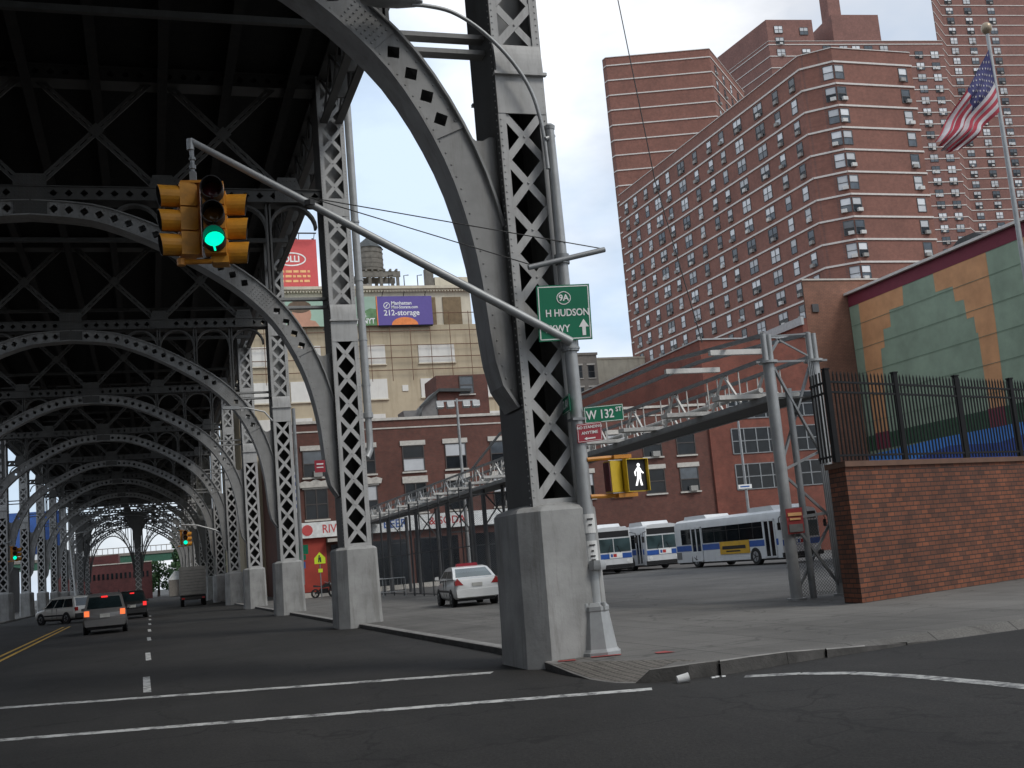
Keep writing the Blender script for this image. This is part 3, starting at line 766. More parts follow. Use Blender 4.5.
for P in ([(-.02,.12),(.05,.125),(.06,.0),(-.025,.0)],[(-.02,.12),(-.09,.04),(-.075,-.03),(-.055,-.025),(-.062,.035),(-.01,.09)],[(.05,.12),(.10,.05),(.13,.03),(.12,.01),(.08,.03),(.045,.07)],
          [(-.025,.005),(.015,.005),(.0,-.08),(-.04,-.20),(-.085,-.20),(-.035,-.08)],[(.015,.005),(.06,.005),(.055,-.08),(.085,-.20),(.04,-.20),(.02,-.08)]):
    b.prism(P,fl,y0,y1)
RX(b).build('walking_figure','walk_white',sc)
b=MB(); b.box(-.41,-.20,-.06,.12,-.25,.25); b.box(-.43,-.41,-.05,.11,-.23,.23,1)
RX(b).build('side_housing',['signal_lime_yellow','lens_red_off'],pd)

# signs on the corner pole
def sign_frame(o,rt,up): return Vector(o),Vector(rt).normalized(),Vector(up).normalized()
def panel(mb,o,rt,up,w_,h,t,m=0,border=None):
    o,r,u=sign_frame(o,rt,up); n=r.cross(u)
    mb.prism([(-w_/2,-h/2),(w_/2,-h/2),(w_/2,h/2),(-w_/2,h/2)],lambda a,b_,k:o+r*a+u*b_+n*k,-t,0,m)
    if border:
        bw,ins_,bm=border
        for (a0,a1,b0,b1) in ((-w_/2+ins_,w_/2-ins_,h/2-ins_-bw,h/2-ins_),(-w_/2+ins_,w_/2-ins_,-h/2+ins_,-h/2+ins_+bw),(-w_/2+ins_,-w_/2+ins_+bw,-h/2+ins_,h/2-ins_),(w_/2-ins_-bw,w_/2-ins_,-h/2+ins_,h/2-ins_)):
            mb.prism([(a0,b0),(a1,b0),(a1,b1),(a0,b1)],lambda a,b_,k:o+r*a+u*b_+n*k,0,.003,bm)
    return o,r,u,n
def at(f,a,b_,k=.006): return f[0]+f[1]*a+f[2]*b_+f[3]*k
b=MB(); tilt=(math.cos(rad(1)),-.05,.02)
f=panel(b,(6.50,PY-.17,5.43),tilt,(.035,0,1),.90,.92,.02,0,(.016,.02,1))
for s_ in (.2,-.2): b.lathe([(.115,s_+5.38),(.115,s_+5.44)],(PX,PY,0),n=10,m=2)
b.text('9A',.145,at(f,0,.24),f[1],f[2],1,bold=.004)
R9=[(.115*math.cos(t)*(1.0 if abs(math.sin(t))<.8 else .92),.105*math.sin(t)) for t in [k*math.pi/10 for k in range(20)]]
for i in range(20):
    p,q=R9[i],R9[(i+1)%20]; b.bar(at(f,p[0],p[1]+.24),at(f,q[0],q[1]+.24),.013,.004,up=f[3],m=1)
b.text('H HUDSON',.165,at(f,.05,-.01),f[1],f[2],1,bold=.003,xs=.86)
b.text('PKWY',.165,at(f,-.13,-.27),f[1],f[2],1,bold=.003,xs=.88)
b.prism([(.285,-.39),(.345,-.39),(.345,-.25),(.40,-.25),(.315,-.12),(.23,-.25),(.285,-.25)],lambda a,c_,k:at(f,a,c_,k),.001,.006,1)
solo(b,'parkway_sign',['sign_green','sign_white','galvanised_dull'],'square green road sign reading 9A H Hudson Pkwy, on the corner pole','road sign')
b=MB(); f=panel(b,(7.03,PY-.13,3.76),(1,-.02,.05),(0,0,1),.68,.27,.015,0,(.008,.008,1))
b.text('W 132',.20,at(f,-.07,-.01),f[1],f[2],1,bold=.003,xs=.85); b.text('ST',.10,at(f,.255,.05),f[1],f[2],1,bold=.002)
b.box(PX-.12,PX+.12,PY-.125,PY+.12,3.68,3.72,2)
solo(b,'street_name_sign',['sign_green','sign_white','galvanised_dull'],'green street name blade reading W 132 ST, right of the corner pole','street sign')
b=MB(); f=panel(b,(6.44,PY+.02,3.95),(-.15,-1,0),(0,0,1),.62,.27,.015,0,(.008,.008,1)); b.text('12 AV',.19,at(f,0,0),f[1],f[2],1,bold=.003)
solo(b,'street_name_sign',['sign_green','sign_white'],'green street name blade seen almost edge on, left of the corner pole against the lattice','street sign')
b=MB(); f=panel(b,(6.745,PY-.145,3.47),(1,-.06,.07),(.02,0,1),.42,.30,.01,0,(.006,.012,1))
b.text('NO STANDING',.062,at(f,0,.085),f[1],f[2],1,bold=.001); b.text('ANYTIME',.066,at(f,0,-.005),f[1],f[2],1,bold=.001)
b.prism([(-.10,-.095),(-.05,-.07),(-.05,-.085),(.09,-.085),(.09,-.105),(-.05,-.105),(-.05,-.12)],lambda a,c_,k:at(f,a,c_,k),.001,.005,1)
solo(b,'parking_sign',['sign_red','sign_white'],'small dark red no standing anytime sign with an arrow, on the corner pole','parking sign')
for z,h,lab,tall in ((2.03,.30,'upper of two white paper notices on the corner pole',0),(1.58,.36,'lower of two white paper notices on the corner pole',1)):
    b=MB(); n=8
    for k in range(n):
        a0=rad(-155)+rad(130)*k/n; a1=rad(-155)+rad(130)*(k+1)/n; r=.126
        b.quad((PX+r*math.cos(a0),PY+r*math.sin(a0),z-h/2),(PX+r*math.cos(a1),PY+r*math.sin(a1),z-h/2),(PX+r*math.cos(a1),PY+r*math.sin(a1),z+h/2),(PX+r*math.cos(a0),PY+r*math.sin(a0),z+h/2))
    for j,(zz,hw) in enumerate(((.07,.05),(-.02,.03)) if not tall else ((.11,.05),(.02,.02),(-.06,.04),(-.12,.035))):
        b.box(PX-hw,PX+hw,PY-.136,PY-.131,z+zz-.012,z+zz+.012,1)
    solo(b,'paper_notice',['paper','ink'],lab,'notice')
b=MB(); b.quad((6.3,16.55,.012),(6.75,16.45,.012),(6.8,16.6,.012),(6.35,16.7,.012)); b.quad((5.75,16.5,.012),(6.0,16.4,.012),(6.05,16.6,.012),(5.8,16.68,.012)); b.quad((7.15,16.0,.012),(7.4,15.9,.012),(7.38,16.25,.012),(7.18,16.2,.012))
structure(b,'paint_marks','red_paint')

# paper cup by the kerb
b=MB(); b.lathe([(.035,-.055),(.036,-.05),(.046,.055),(.049,.06),(.043,.058),(.033,-.045)],(0,0,0),'x',14)
o=solo(b,'paper_cup','cup_white','white paper cup lying in the gutter against the broken kerb','cup',smooth=50); o.location=(6.28,13.38,ZR+.05); o.rotation_euler=(0,rad(-6),rad(-12)); o.scale=(1.3,1.3,1.3)
b=MB(); 
for q in ((6.72,13.42),(6.79,13.45),(6.86,13.41)): b.prism([(-.025,-.02),(.03,-.01),(.02,.025),(-.02,.02)],lambda u,v,t,q=q:(q[0]+u,q[1]+v,ZR+.004+t),0,.014)
tag(b.build('litter','cup_white'),'scraps of white litter on the road beside the paper cup','litter',kind='stuff')

# overhead wire
b=MB(); b.tube([(14.0,30,21),(14.32,30,18.25),(14.9,30,12.5),(15.5,29.3,7.3)],.018,6)
solo(b,'overhead_wire','cable_black','thin black wire running down across the sky in front of the left apartment tower','wire')

# ------------------------------------------------------------------ brick retaining wall with iron fence
D=Vector((.939,.343,0)); N_=Vector((.343,-.939,0)); W0=Vector((14.45,21.45,0))
def WP(s,n,z): return W0+D*s+N_*n+Vector((0,0,z))
wl=thing('retaining_wall',tuple(W0),'red brick retaining wall with a brown coping at the right corner','retaining wall')
b=MB()
b.prism([(0,0),(16,0),(16,-.72),(.36,-.72)],lambda s,n,z:WP(s,n,z),-.2,2.93); b.build('wall','brick_wall',wl)
b=MB(); b.prism([(-.06,.06),(16,.06),(16,-.78),(.32,-.78)],lambda s,n,z:WP(s,n,z),2.93,3.05); b.build('coping','coping_brown',wl)
fe=thing('picket_fence',tuple(WP(0,-.2,3.05)),'black iron picket fence standing on the brick retaining wall','fence')
b=MB()
for z in (3.2,4.62,4.85): b.bar(WP(0,-.2,z),WP(15.6,-.2,z),.045,.045)
b.build('rail','dark_iron',fe)
b=MB(); k=0.13
while k<15.6:
    b.bar(WP(k,-.2,3.09),WP(k,-.2,5.02),.028,.028); p=WP(k,-.2,5.02); b.add([p+Vector((-.016,-.016,0)),p+Vector((.016,-.016,0)),p+Vector((.016,.016,0)),p+Vector((-.016,.016,0)),p+Vector((0,0,.1))],[(0,1,4),(1,2,4),(2,3,4),(3,0,4)]); k+=.142
b.build('pickets','dark_iron',fe)
for s in (.02,2.62,5.22,7.82,10.4,13.0,15.6):
    b=MB(); b.bar(WP(s,-.2,3.05),WP(s,-.2,5.12),.11,.11); p=WP(s,-.2,5.12); b.bar(p,p+Vector((0,0,.03)),.14,.14); b.build('post','dark_iron',fe)
b=MB()
for z in (3.2,4.62,4.85): b.bar(WP(.02,-.2,z),WP(.40,-.95,z),.045,.045)
for k in range(1,6): b.bar(WP(.02+.07*k,-.2-.14*k,3.09),WP(.02+.07*k,-.2-.14*k,5.1),.03,.03)
b.build('side_pickets','dark_iron',fe)

# flagpole and flag
fp=thing('flagpole',(28.3,30.2,0),'tall silver flagpole with a gold ball, behind the iron fence','flagpole')
b=MB(); b.tube([(28.3,30.2,0),(28.3,30.2,10),(28.3,30.2,18.1)],[.11,.09,.06],10); b.build('shaft','galvanised',fp,smooth=40)
b=MB(); b.lathe([(.02,18.08),(.1,18.12),(.17,18.22),(.19,18.32),(.17,18.42),(.1,18.5),(.02,18.53)],(28.3,30.2,0)); b.build('finial','ball_gold',fp,smooth=60)
A_,B_,C_,D_=[Vector(p) for p in ((28.2,30.15,17.5),(28.2,30.15,15.25),(25.15,30.0,13.95),(26.2,30.0,13.72))]
b=MB(); NU,NV=39,26
def fpnt(u,v):
    p=(A_*(1-v)+B_*v)*(1-u)+(C_*(1-v)+D_*v)*u
    sag=.10*math.sin(math.pi*u)
    p=p+Vector((.05*math.sin(9*u+2*v),.18*math.sin(11*u+5*v)*u**.5+.13*math.sin(26*v)*u,-sag*.9+.035*math.sin(8*u+4*v)*u)); return p
vs=[fpnt(i/NU,j/NV) for i in range(NU+1) for j in range(NV+1)]
for i in range(NU):
    for j in range(NV):
        a=i*(NV+1)+j; col= 2 if (i<NU*.41 and j<14) else (0 if (j//2)%2==0 else 1)
        b.add([vs[a],vs[a+NV+1],vs[a+NV+2],vs[a+1]],[(0,1,2,3)],col)
for r in range(9):
    for c_ in range(6 if r%2==0 else 5):
        u=(.41)*((c_+.5+(0 if r%2==0 else .5))/6); v=(14/26)*((r+.6)/9.2)
        p=fpnt(u,v)+Vector((0,-.02,0)); e=(fpnt(u+.01,v)-fpnt(u-.01,v)).normalized(); g2=(fpnt(u,v+.01)-fpnt(u,v-.01)).normalized()
        q=[p+(e*math.cos(t)+g2*math.sin(t))*(.055 if k%2==0 else .022) for k,t in enumerate([math.pi*2*k/10 for k in range(10)])]
        b.add(q,[tuple(range(10))],1)
fo=solo(b,'flag',['flag_red','flag_white','flag_blue'],'american flag of red and white stripes with a blue star field, drooping from the flagpole','flag',smooth=60)

# ------------------------------------------------------------------ gate trestle and footbridge
gt=thing('pipe_trestle',(15.4,24.9,0),'tall trestle of two silver steel pipes with crossed bars, beside the brick wall corner','trestle')
GX=(14.95,16.25)
for x in GX:
    for y in (24.9,):
        b=MB(); r=.145
        b.tube([(x,y,-.02),(x,y,5.88)],r,14); b.lathe([(r+.1,5.86),(r+.1,5.92)],(x,y,0),n=14); b.lathe([(r+.09,-.02),(r+.09,.04)],(x,y,0),n=14); b.build('pipe','galvanised' ,gt,smooth=40)
        b=MB(); b.tube([(x-.06,y,5.92),(x-.06,y,6.62)],.075,10); b.tube([(x+.09,y,5.92),(x+.09,y,6.6)],.07,10); b.build('upper_post','galvanised',gt,smooth=40)
b=MB()
b.bar((GX[0]-.35,24.9,5.9),(GX[1]+.4,24.9,5.9),.05,.05); b.bar((GX[0],24.9,6.55),(GX[1],24.9,6.6),.05,.04)
b.bar((GX[0]+.1,24.85,5.75),(GX[1],24.85,3.2),.05,.09,up=(0,1,0)); b.bar((GX[1]-.1,24.95,5.75),(GX[0],24.95,3.2),.05,.09,up=(0,1,0))
b.bar((GX[0],24.85,3.15),(GX[1]+.3,24.85,3.75),.06,.06); b.bar((GX[0],24.85,1.95),(GX[1]+.6,24.85,2.1),.07,.07)
b.bar((GX[0]+.1,24.85,1.9),(GX[1],24.85,.1),.06,.05,up=(0,1,0)); b.bar((GX[1],24.95,1.9),(GX[0],24.95,.1),.06,.05,up=(0,1,0)); b.bar((GX[0],24.9,3.1),(GX[1]-.1,24.9,1.95),.06,.05,up=(0,1,0))
b.bar((GX[0]+.3,24.9,6.5),(GX[1],24.9,5.95),.04,.04); b.bar((GX[0],24.9,6.0),(GX[0]+.4,24.9,6.5),.04,.06)
b.build('cross_bar','galvanised_dull',gt)
b=MB(); b.tube([(15.42,24.9,0),(15.42,24.9,5.2)],.085,10); b.build('middle_post','galvanised_dull',gt,smooth=40)
b=MB()
for k in range(4): b.tube([(16.02+.05*k,24.75,.3),(16.0+.05*k,24.75,5.9)],.018,6)
b.build('conduit','galvanised_dull',gt)
b=MB(); b.quad((GX[0]+.15,24.98,.05),(GX[1]-.1,24.98,.05),(GX[1]-.1,24.98,2.0),(GX[0]+.15,24.98,2.0)); b.build('mesh_panel','chain_link',gt)
b=MB(); f=panel(b,(15.03,24.68,1.90),(1,0,.02),(0,0,1),.46,.62,.01); b.box(14.84,15.22,24.66,24.675,2.02,2.10,1); b.box(14.88,15.18,24.66,24.675,1.92,1.97,1); b.box(14.84,15.22,24.66,24.675,1.63,1.82,2)
solo(b,'warning_sign',['warning_red','bb_orange_text','truck_grey'],'faded red warning sign wired to the pipe trestle','warning sign')

br=thing('footbridge',(15.5,25,0),'long raised steel truss footbridge running from the pipe trestle to the far brick store','footbridge')
BX=(14.95,16.2); BY0,BY1=24.9,84.5
for x in BX:
    b=MB(); b.box(x-.07,x+.07,BY0,BY1,4.93,5.07); b.build('lower_beam','galvanised_dull',br)
    b=MB(); b.bar((x,BY0,6.0),(x,BY1,5.95),.09,.09); b.bar((x,BY0,6.60),(x,31,7.02),.10,.10); b.bar((x,31,7.02),(x,48,7.08),.10,.10); b.bar((x,48,7.08),(x,53,6.0),.08,.08); b.build('upper_chord','galvanised_dull',br)
    y=26.5; i=0
    while y<BY1-2:
        b=MB()
        if y<48:
            b.bar((x,y,5.1),(x,y+.8,6.0),.055,.07); b.bar((x,y+1.6,5.1),(x,y+.8,6.0),.055,.07)
        else:
            b.bar((x,y,5.2),(x,y+1.05,5.95),.06,.08); b.bar((x,y+2.1,5.2),(x,y+1.05,5.95),.06,.08)
        for j in range(4): b.bar((x+.02,y+.6*j,5.2),(x+.02,y+.6*j,6.0),.03,.03)
        b.build('bracing','white_trim' if y<52 else 'galvanised',br); y+=3.1
y=25.5
while y<BY1:
    MB().box(BX[0]-1.15,BX[1]-.08,y,y+.42,5.08,5.19).build('floor_plate','white_trim',br); y+=3.1
b=MB(); b.box(BX[0]+.08,BX[1]-.08,BY0,BY1,4.95,4.98); b.build('underside','steel_dark',br)
for y in (27.0,29.8): MB().box(BX[0]-.45,BX[1]+.05,y,y+.14,6.5,6.64).build('cross_plate','white_trim',br)
MB().tube([(15.3,26,5.35),(15.3,84,5.35)],.07,8).build('service_pipe','white_trim',br)
for y in (51.5,58.5,66,74.5):
    b=MB()
    for x in BX: b.tube([(x,y,-.02),(x,y,4.88)],.11,8)
    b.bar((BX[0],y,3.2),(BX[1],y,3.2),.07,.07); b.bar((BX[0],y,3.2),(BX[1],y,4.8),.06,.06); b.bar((BX[1],y,3.2),(BX[0],y,4.8),.06,.06)
    b.build('support','fence_grey',br)

# chain link fence with a gate, below the bridge
cf=thing('chain_link_fence',(13.9,50,0),'tall grey chain link fence with posts beside the bus lot, under the footbridge','fence')
FP=[(13.2,77),(13.6,70),(13.9,63),(14.0,56.5),(14.0,50.2)]
for i in range(len(FP)-1):
    (xa,ya),(xb,yb)=FP[i],FP[i+1]
    b=MB(); b.quad((xa,ya,.05),(xb,yb,.05),(xb,yb,4.6),(xa,ya,4.6)); b.build('mesh_panel','chain_link',cf)
    b=MB()
    for z in (.1,2.3,4.6): b.bar((xa,ya,z),(xb,yb,z),.05,.05)
    b.build('rail','fence_grey',cf)
    for k in range(3):
        t=k/3; b=MB(); b.tube([(xa+(xb-xa)*t,ya+(yb-ya)*t,-.02),(xa+(xb-xa)*t,ya+(yb-ya)*t,5.1)],.035 if k else .06,8); b.build('post','fence_grey',cf,smooth=40)
b=MB(); b.quad((14,50.2,.05),(18.5,50.0,.05),(18.5,50.0,4.6),(14,50.2,4.6)); b.build('mesh_panel','chain_link',cf)
b=MB()
for x in (14.0,15.5,17,18.5): b.tube([(x,50.2,-.02),(x,50.2,5.2)],.07,8)
for z in (.1,2.3,4.6): b.bar((14,50.2,z),(18.5,50,z),.05,.05)
b.build('gate_frame','fence_grey',cf)
for i,(x,y) in enumerate(((12.2,68.5),(12.6,64.0))):
    b=MB(); b.tube([(x-.95,y,0),(x-.95,y,1.05),(x+.95,y-.3,1.05),(x+.95,y-.3,0)],.03,8); b.tube([(x-.95,y,.3),(x+.95,y-.3,.3)],.02,6)
    for k in range(1,9): b.tube([(x-.95+1.9*k/9,y-.3*k/9,.3),(x-.95+1.9*k/9,y-.3*k/9,1.05)],.011,5)
    b.box(x-.98,x-.92,y-.25,y+.25,0,.04); b.box(x+.92,x+.98,y-.55,y-.05,0,.04)
    solo(b,'crowd_barrier','galvanised',('grey crowd barrier at the chain link fence, the one nearer the beer store','grey crowd barrier at the chain link fence, the one nearer the white car')[i],'barrier','barriers by the chain link fence')
# ------------------------------------------------------------------ buildings
def addbox_walls(mb,x0,x1,y0,y1,z0,z1,m=0): mb.box(x0,x1,y0,y1,z0,z1,m)
def winmesh(w_,h,mats,double=False,ac=None,depth=.07,sill=None,lintel=None,seed=0,cross=False):
    """upright window in local x/z, outward is -y. slots: 0 frame 1 upper glass 2 lower glass 3 ac 4 sill/lintel"""
    b=MB(); f=.07
    for a0,a1,c0,c1 in ((-w_/2,w_/2,h/2-f,h/2),(-w_/2,w_/2,-h/2,-h/2+f),(-w_/2,-w_/2+f,-h/2+f,h/2-f),(w_/2-f,w_/2,-h/2+f,h/2-f),(-w_/2+f,w_/2-f,-.035,.035)):
        b.box(a0,a1,-depth,.02,c0,c1)
    if double:
        b.box(-.04,.04,-depth-.004,.02,-h/2+f,h/2-f)
    if cross:
        for k in (1,2): b.box(-w_/2+w_*k/3-.02,-w_/2+w_*k/3+.02,-depth+.01,.01,-h/2+f,h/2-f)
    b.box(-w_/2+f,w_/2-f,-.022,.012,.035,h/2-f,1); b.box(-w_/2+f,w_/2-f,-.03,.012,-h/2+f,-.035,2)
    if ac: b.box(ac-.32,ac+.32,-.38,.0,-h/2-.0,-h/2+.42,3)
    if sill: b.box(-w_/2-.1,w_/2+.1,-.14,.02,-h/2-sill,-h/2,4)
    if lintel: b.box(-w_/2-.14,w_/2+.14,-.10,.02,h/2,h/2+lintel,4)
    return b.mesh('window',mats)
def place(me,parent,p,rz=0.,name='window'):
    o=bpy.data.objects.new(name,me); COL.objects.link(o); o.parent=parent; po=parent.get('_o',(0,0,0))
    o.location=(p[0]-po[0],p[1]-po[1],p[2]-po[2]); o.rotation_euler=(0,0,rz); return o
def merge_windows(items,parent,name='window',mats=None):
    """the windows past the hundred nearest, as one part"""
    b=MB()
    for me,p,rz in items:
        m=Matrix.Translation(Vector(p))@Matrix.Rotation(rz,4,'Z')
        bs=len(b.v); b.v+=[tuple(m@v.co) for v in me.vertices]
        for f in me.polygons:
            b.f.append(tuple(bs+i for i in f.vertices)); b.m.append(GL.index(me.materials[f.material_index].name))
    o=b.build(name,GL,parent); o['kind']='stuff'; return o
GL=['frame_dark','blind_light','blind_bright','window_dark','window_mid','ac_unit','ac_light','curtain_red','white_trim']
rw=random.Random(11)
def tower_variants(w_,h,double):
    out=[]
    for up,lo,ac in (('blind_light','window_dark',.2),('blind_bright','window_mid',-.25),('blind_light','blind_light',.25),('window_mid','window_dark',.2),('blind_bright','blind_light',None),('window_mid','blind_light',-.2),('blind_light','window_mid',None),('blind_bright','window_dark',.1)):
        out.append(winmesh(w_,h,['frame_dark',up,lo,'ac_unit' if rw.random()<.6 else 'ac_light','white_trim'],double,ac if (w_>1.1 or ac is None) else 0.))
    return out
VS=tower_variants(1.2,1.75,False); VD=tower_variants(2.0,1.75,True); VC=tower_variants(1.25,1.75,False)
def tower(name,label,poly,zt,bands,wins,brickmat='brick_tower',bandw=.22,group='brick apartment towers',top=1.3,extra=None):
    cx=sum(p[0] for p in poly)/len(poly); cy=sum(p[1] for p in poly)/len(poly)
    t=thing(name,(cx,cy,0),label,'apartment tower',group)
    b=MB(); b.prism(poly,lambda u,v,z:(u,v,z),-.2,zt); b.build('wall',brickmat,t)
    b=MB()
    for i in range(len(poly)):
        p,q=poly[i],poly[(i+1)%len(poly)]
        for z in bands: b.bar((*p,z),(*q,z),.24,bandw)
        b.bar((*p,zt+.04),(*q,zt+.04),.2,.1,m=0)
    b.build('string_course',['band_white',brickmat],t)
    wins=sorted(wins,key=lambda w_:math.dist(w_[1],(0,0,1.6)))
    for me,p,rz in wins[:100]: place(me,t,p,rz)
    if wins[100:]: merge_windows(wins[100:],t)
    return t
# nearest tower: long face along the avenue, cut corner, short face to the street
B=Vector((76,111.5)); A=Vector((74.3,163.0)); d=(A-B).normalized(); rz1=math.atan2(-d.y,-d.x)
poly=[(B.x,B.y),(78.9,108.9),(89.9,108.9),(91.5,163.0),(A.x,A.y)]
poly=[(A.x,A.y),(B.x,B.y),(78.9,108.9),(89.9,108.9),(91.5,163.0)]
bands=[56.2-2.72*i for i in range(20)]
cols=[(1.9,0),(5.6,0),(9.7,1),(14.8,1),(19.0,0),(22.4,0),(26.5,0),(30.7,1),(34.9,0),(38.6,1),(42.3,0),(46.0,0),(49.3,0)]
wins=[]
for i,z in enumerate(bands[:13]):
    for s,dbl in cols:
        p=B+d*s; wins.append((rw.choice(VD if dbl else VS),(p.x,p.y,z-1.22),rz1))
    e1=Vector((78.9,108.9))-B; e1n=e1.normalized(); pc=Vector((78.9,108.9))-e1n*.68
    wins.append((rw.choice(VC),(pc.x,pc.y,z-1.25),math.atan2(e1n.y,e1n.x)))
    wins.append((rw.choice(VC),(79.58,108.9,z-1.25),0.))
    wins.append((rw.choice(VS),(88.5,108.9,z-1.22),0.))
t1=tower('apartment_tower','long banded brick apartment block with many windows and a cut corner, nearest tower',poly,57.9,bands,wins)
# windowless slab at the left
L,R=(79.3,173.6),(96.6,167.9)
wins=[]
e=Vector((113,185))-Vector(R); el=e.length; e.normalize()
for i in range(9):
    for s in (3,8,13,18):
        p=Vector(R)+e*s; wins.append((rw.choice(VS),(p.x,p.y,83.8-2.75*i),math.atan2(e.y,e.x)))
tower('apartment_tower','tall brick slab with a blank banded broad face, leftmost tower',[(79.15,174.6),L,R,(113,185),(122,200),(93,205)],86.8,[85.3-2.75*i for i in range(30)],wins,'brick_tower',.2)
# far tower with chimney
wins=[]
for x,zs in ((138.2,(113.2,110.45,107.7)),(144.2,(112.8,107.7)),(149.2,(108.4,)),(153.2,(108.4,)),(156.2,(108.4,)),(159.2,(108.4,)),(163,(108.4,))):
    yy=209.13-(x-135.5)*.1306
    for z in zs: wins.append((rw.choice(VD),(x,yy,z),rad(-7.4)))
for x in (167.6,171.4,175.3):
    yy=209.13-(x-135.5)*.1306
    for i in range(20): wins.append((rw.choice(VD),(x,yy,107-2.75*i),rad(-7.4)))
tt=tower('apartment_tower','far brick tower with rooftop block and chimney, behind the nearest apartment block',[(130.5,262),(135.5,209.2),(177.6,203.7),(203,262)],110.4,[109.6-2.75*i for i in range(20)],wins,'brick_tower_far',.2)
b=MB(); b.prism([(130.6,261),(135.55,209.25),(146.5,207.8),(150,255)],lambda u,v,z:(u,v,z),110.4,115.6); b.prism([(151.5,207.5),(163,206.0),(165,225),(153.5,227)],lambda u,v,z:(u,v,z),110.4,117.0); b.build('rooftop_block','brick_tower_far',tt)
b=MB(); b.box(153.6,156.9,211,214,113,126); b.build('chimney','brick_tower_far',tt)
wins=[]
for x in (201.2,206.4,213.0):
    for i in range(30): wins.append((rw.choice(VD),(x,226.63-(x-198.9)*.1308,142-2.75*i),rad(-7.4)))
tower('apartment_tower','brick apartment tower cut off by the right edge of the picture, behind the flag',[(191,220.4),(198.9,226.7),(231,222.5),(260,262),(227,262)],150,[149-2.75*i for i in range(36)],wins,'brick_tower_far',.2)

# brick store with the beer sign
bs=thing('brick_building',(27,95,0),'long low dark red brick building with white window lintels, behind the bus lot','building')
b=MB(); b.box(10.3,44.6,85,110,-.1,12.75); b.build('wall','brick_red',bs)
b=MB(); b.box(10.2,44.65,84.9,85.3,12.75,12.95); b.box(10.2,10.6,85.3,110,12.75,12.95); b.box(10.28,44.6,84.95,85,12.1,12.2); b.build('coping','stone_lintel',bs)
bw=[winmesh(1.7,2.0,['frame_brown',u,l,'ac_unit','stone_lintel'],False,a,sill=.12,lintel=.36,cross=False) for u,l,a in (('window_dark','window_dark',None),('window_mid','window_dark',.2),('blind_light','window_dark',None),('window_dark','blind_light',None))]
bw2=[winmesh(1.7,2.25,['frame_brown',u,l,'ac_unit','stone_lintel'],True,a,sill=.12,lintel=.5) for u,l,a in (('window_dark','window_dark',None),('window_dark','window_mid',-.3),('blind_light','window_dark',.3))]
for i,x in enumerate((11.85,15.6,19.4,22.75,26.4,29.8,33.1,36.3,39.35,42.4)):
    place(bw[(i*3+1)%4],bs,(x,85,9.75)); place(bw2[(i*2)%3] if i<5 else bw[i%4],bs,(x,85,6.75))
b=MB()
for x in (11.85,15.6):                                        # carved hoods on the lower windows
    b.prism([(x-1.15,8.0),(x+1.15,8.0),(x+1.25,8.35),(x+.8,8.5),(x+.4,8.42),(x,8.6),(x-.4,8.42),(x-.8,8.5),(x-1.25,8.35)],lambda u,v,t:(u,t,v),84.8,84.99)
b.build('window_hood','stone_lintel',bs)
b=MB(); b.box(10.25,12.35,84.93,85,.4,4.3); b.build('red_panel','red_panel',bs)
b=MB()
for x0,x1 in ((12.7,14.4),(15.0,18.6),(19.0,22.4),(23,26.5)): b.box(x0,x1,84.94,85,.1,3.7)
b.build('shop_opening','window_dark',bs)
b=MB(); b.box(12.4,15,84.3,85,3.9,4.15); b.box(10.25,27,84.9,85,0,.35); b.build('shop_trim','stone_lintel',bs)
b=MB(); b.prism([(22.4,88),(26.7,88),(26.7,92),(22.4,92)],lambda u,v,z:(u,v,z),12.7,16.6); b.build('roof_hut','brick_red',bs)
b=MB(); b.prism([(20.9,12.7),(22.4,12.7),(22.4,15.4),(21.2,14.2)],lambda u,v,t:(u,t,v),88.1,91); b.prism([(19.8,12.7),(21.0,12.7),(20.8,13.9),(19.6,13.9)],lambda u,v,t:(u,t,v),88.3,90.5); b.build('roof_lean_to','truck_grey',bs)
b=MB(); b.prism([(20.9,14.15),(22.5,15.5),(25.2,15.4),(25.2,15.15),(22.5,15.25),(20.9,13.95)],lambda u,v,t:(u,t,v),87.6,88.1); b.build('hut_canopy','roof_dark',bs)
place(winmesh(1.2,1.5,['frame_brown','window_mid','window_mid','ac_unit','stone_lintel'],sill=.1),bs,(24.9,88,15.75))
b=MB(); b.box(10.15,27.2,84.62,84.84,4.30,5.42); 
b.lathe([(.40,84.60),(.40,84.62)],(11.0,0,4.86),'y',20,1)
b.text('RIVERSIDE',.86,(13.75,84.612,4.86),(1,0,0),(0,0,1),1,bold=.012,xs=.86); b.text('BEER',.86,(17.55,84.612,4.86),(1,0,0),(0,0,1),2,bold=.012,xs=.98); b.text('& SODA',.80,(21.6,84.612,4.86),(1,0,0),(0,0,1),3,bold=.01)
solo(b,'shop_sign',['bb_white','bb_red','bb_blue','sign_bright_red'],'long white shop sign with red and blue lettering for beer, on the brick store','shop sign')
# brighter brick building with steel windows
b4=thing('brick_building',(55,98,0),'bright red brick building with broad steel windows, right of the dark brick store','building')
b=MB(); b.box(44.6,66,84.8,114,-.1,18.3); b.box(55,68,85.2,98,18.3,20.1); b.build('wall','brick_bright',b4)
b=MB(); b.box(54.8,55.05,85.0,98,19.5,20.2); b.box(44.5,66,84.7,85,18.3,18.42); b.box(44.5,44.8,85,114,18.3,18.42); b.build('parapet','galvanised',b4)
def steelwin(w_,h):
    m=MB(); m.box(-w_/2,w_/2,-.02,.02,-h/2,h/2,1)
    for k in range(5): m.box(-w_/2+w_*k/4-.05,-w_/2+w_*k/4+.05,-.07,.0,-h/2,h/2)
    for k in range(3): m.box(-w_/2,w_/2,-.065,.0,-h/2+h*k/2-.04,-h/2+h*k/2+.04)
    return m.mesh('window',['galvanised_dull','window_dark'])
sw_=steelwin(4.6,2.1)
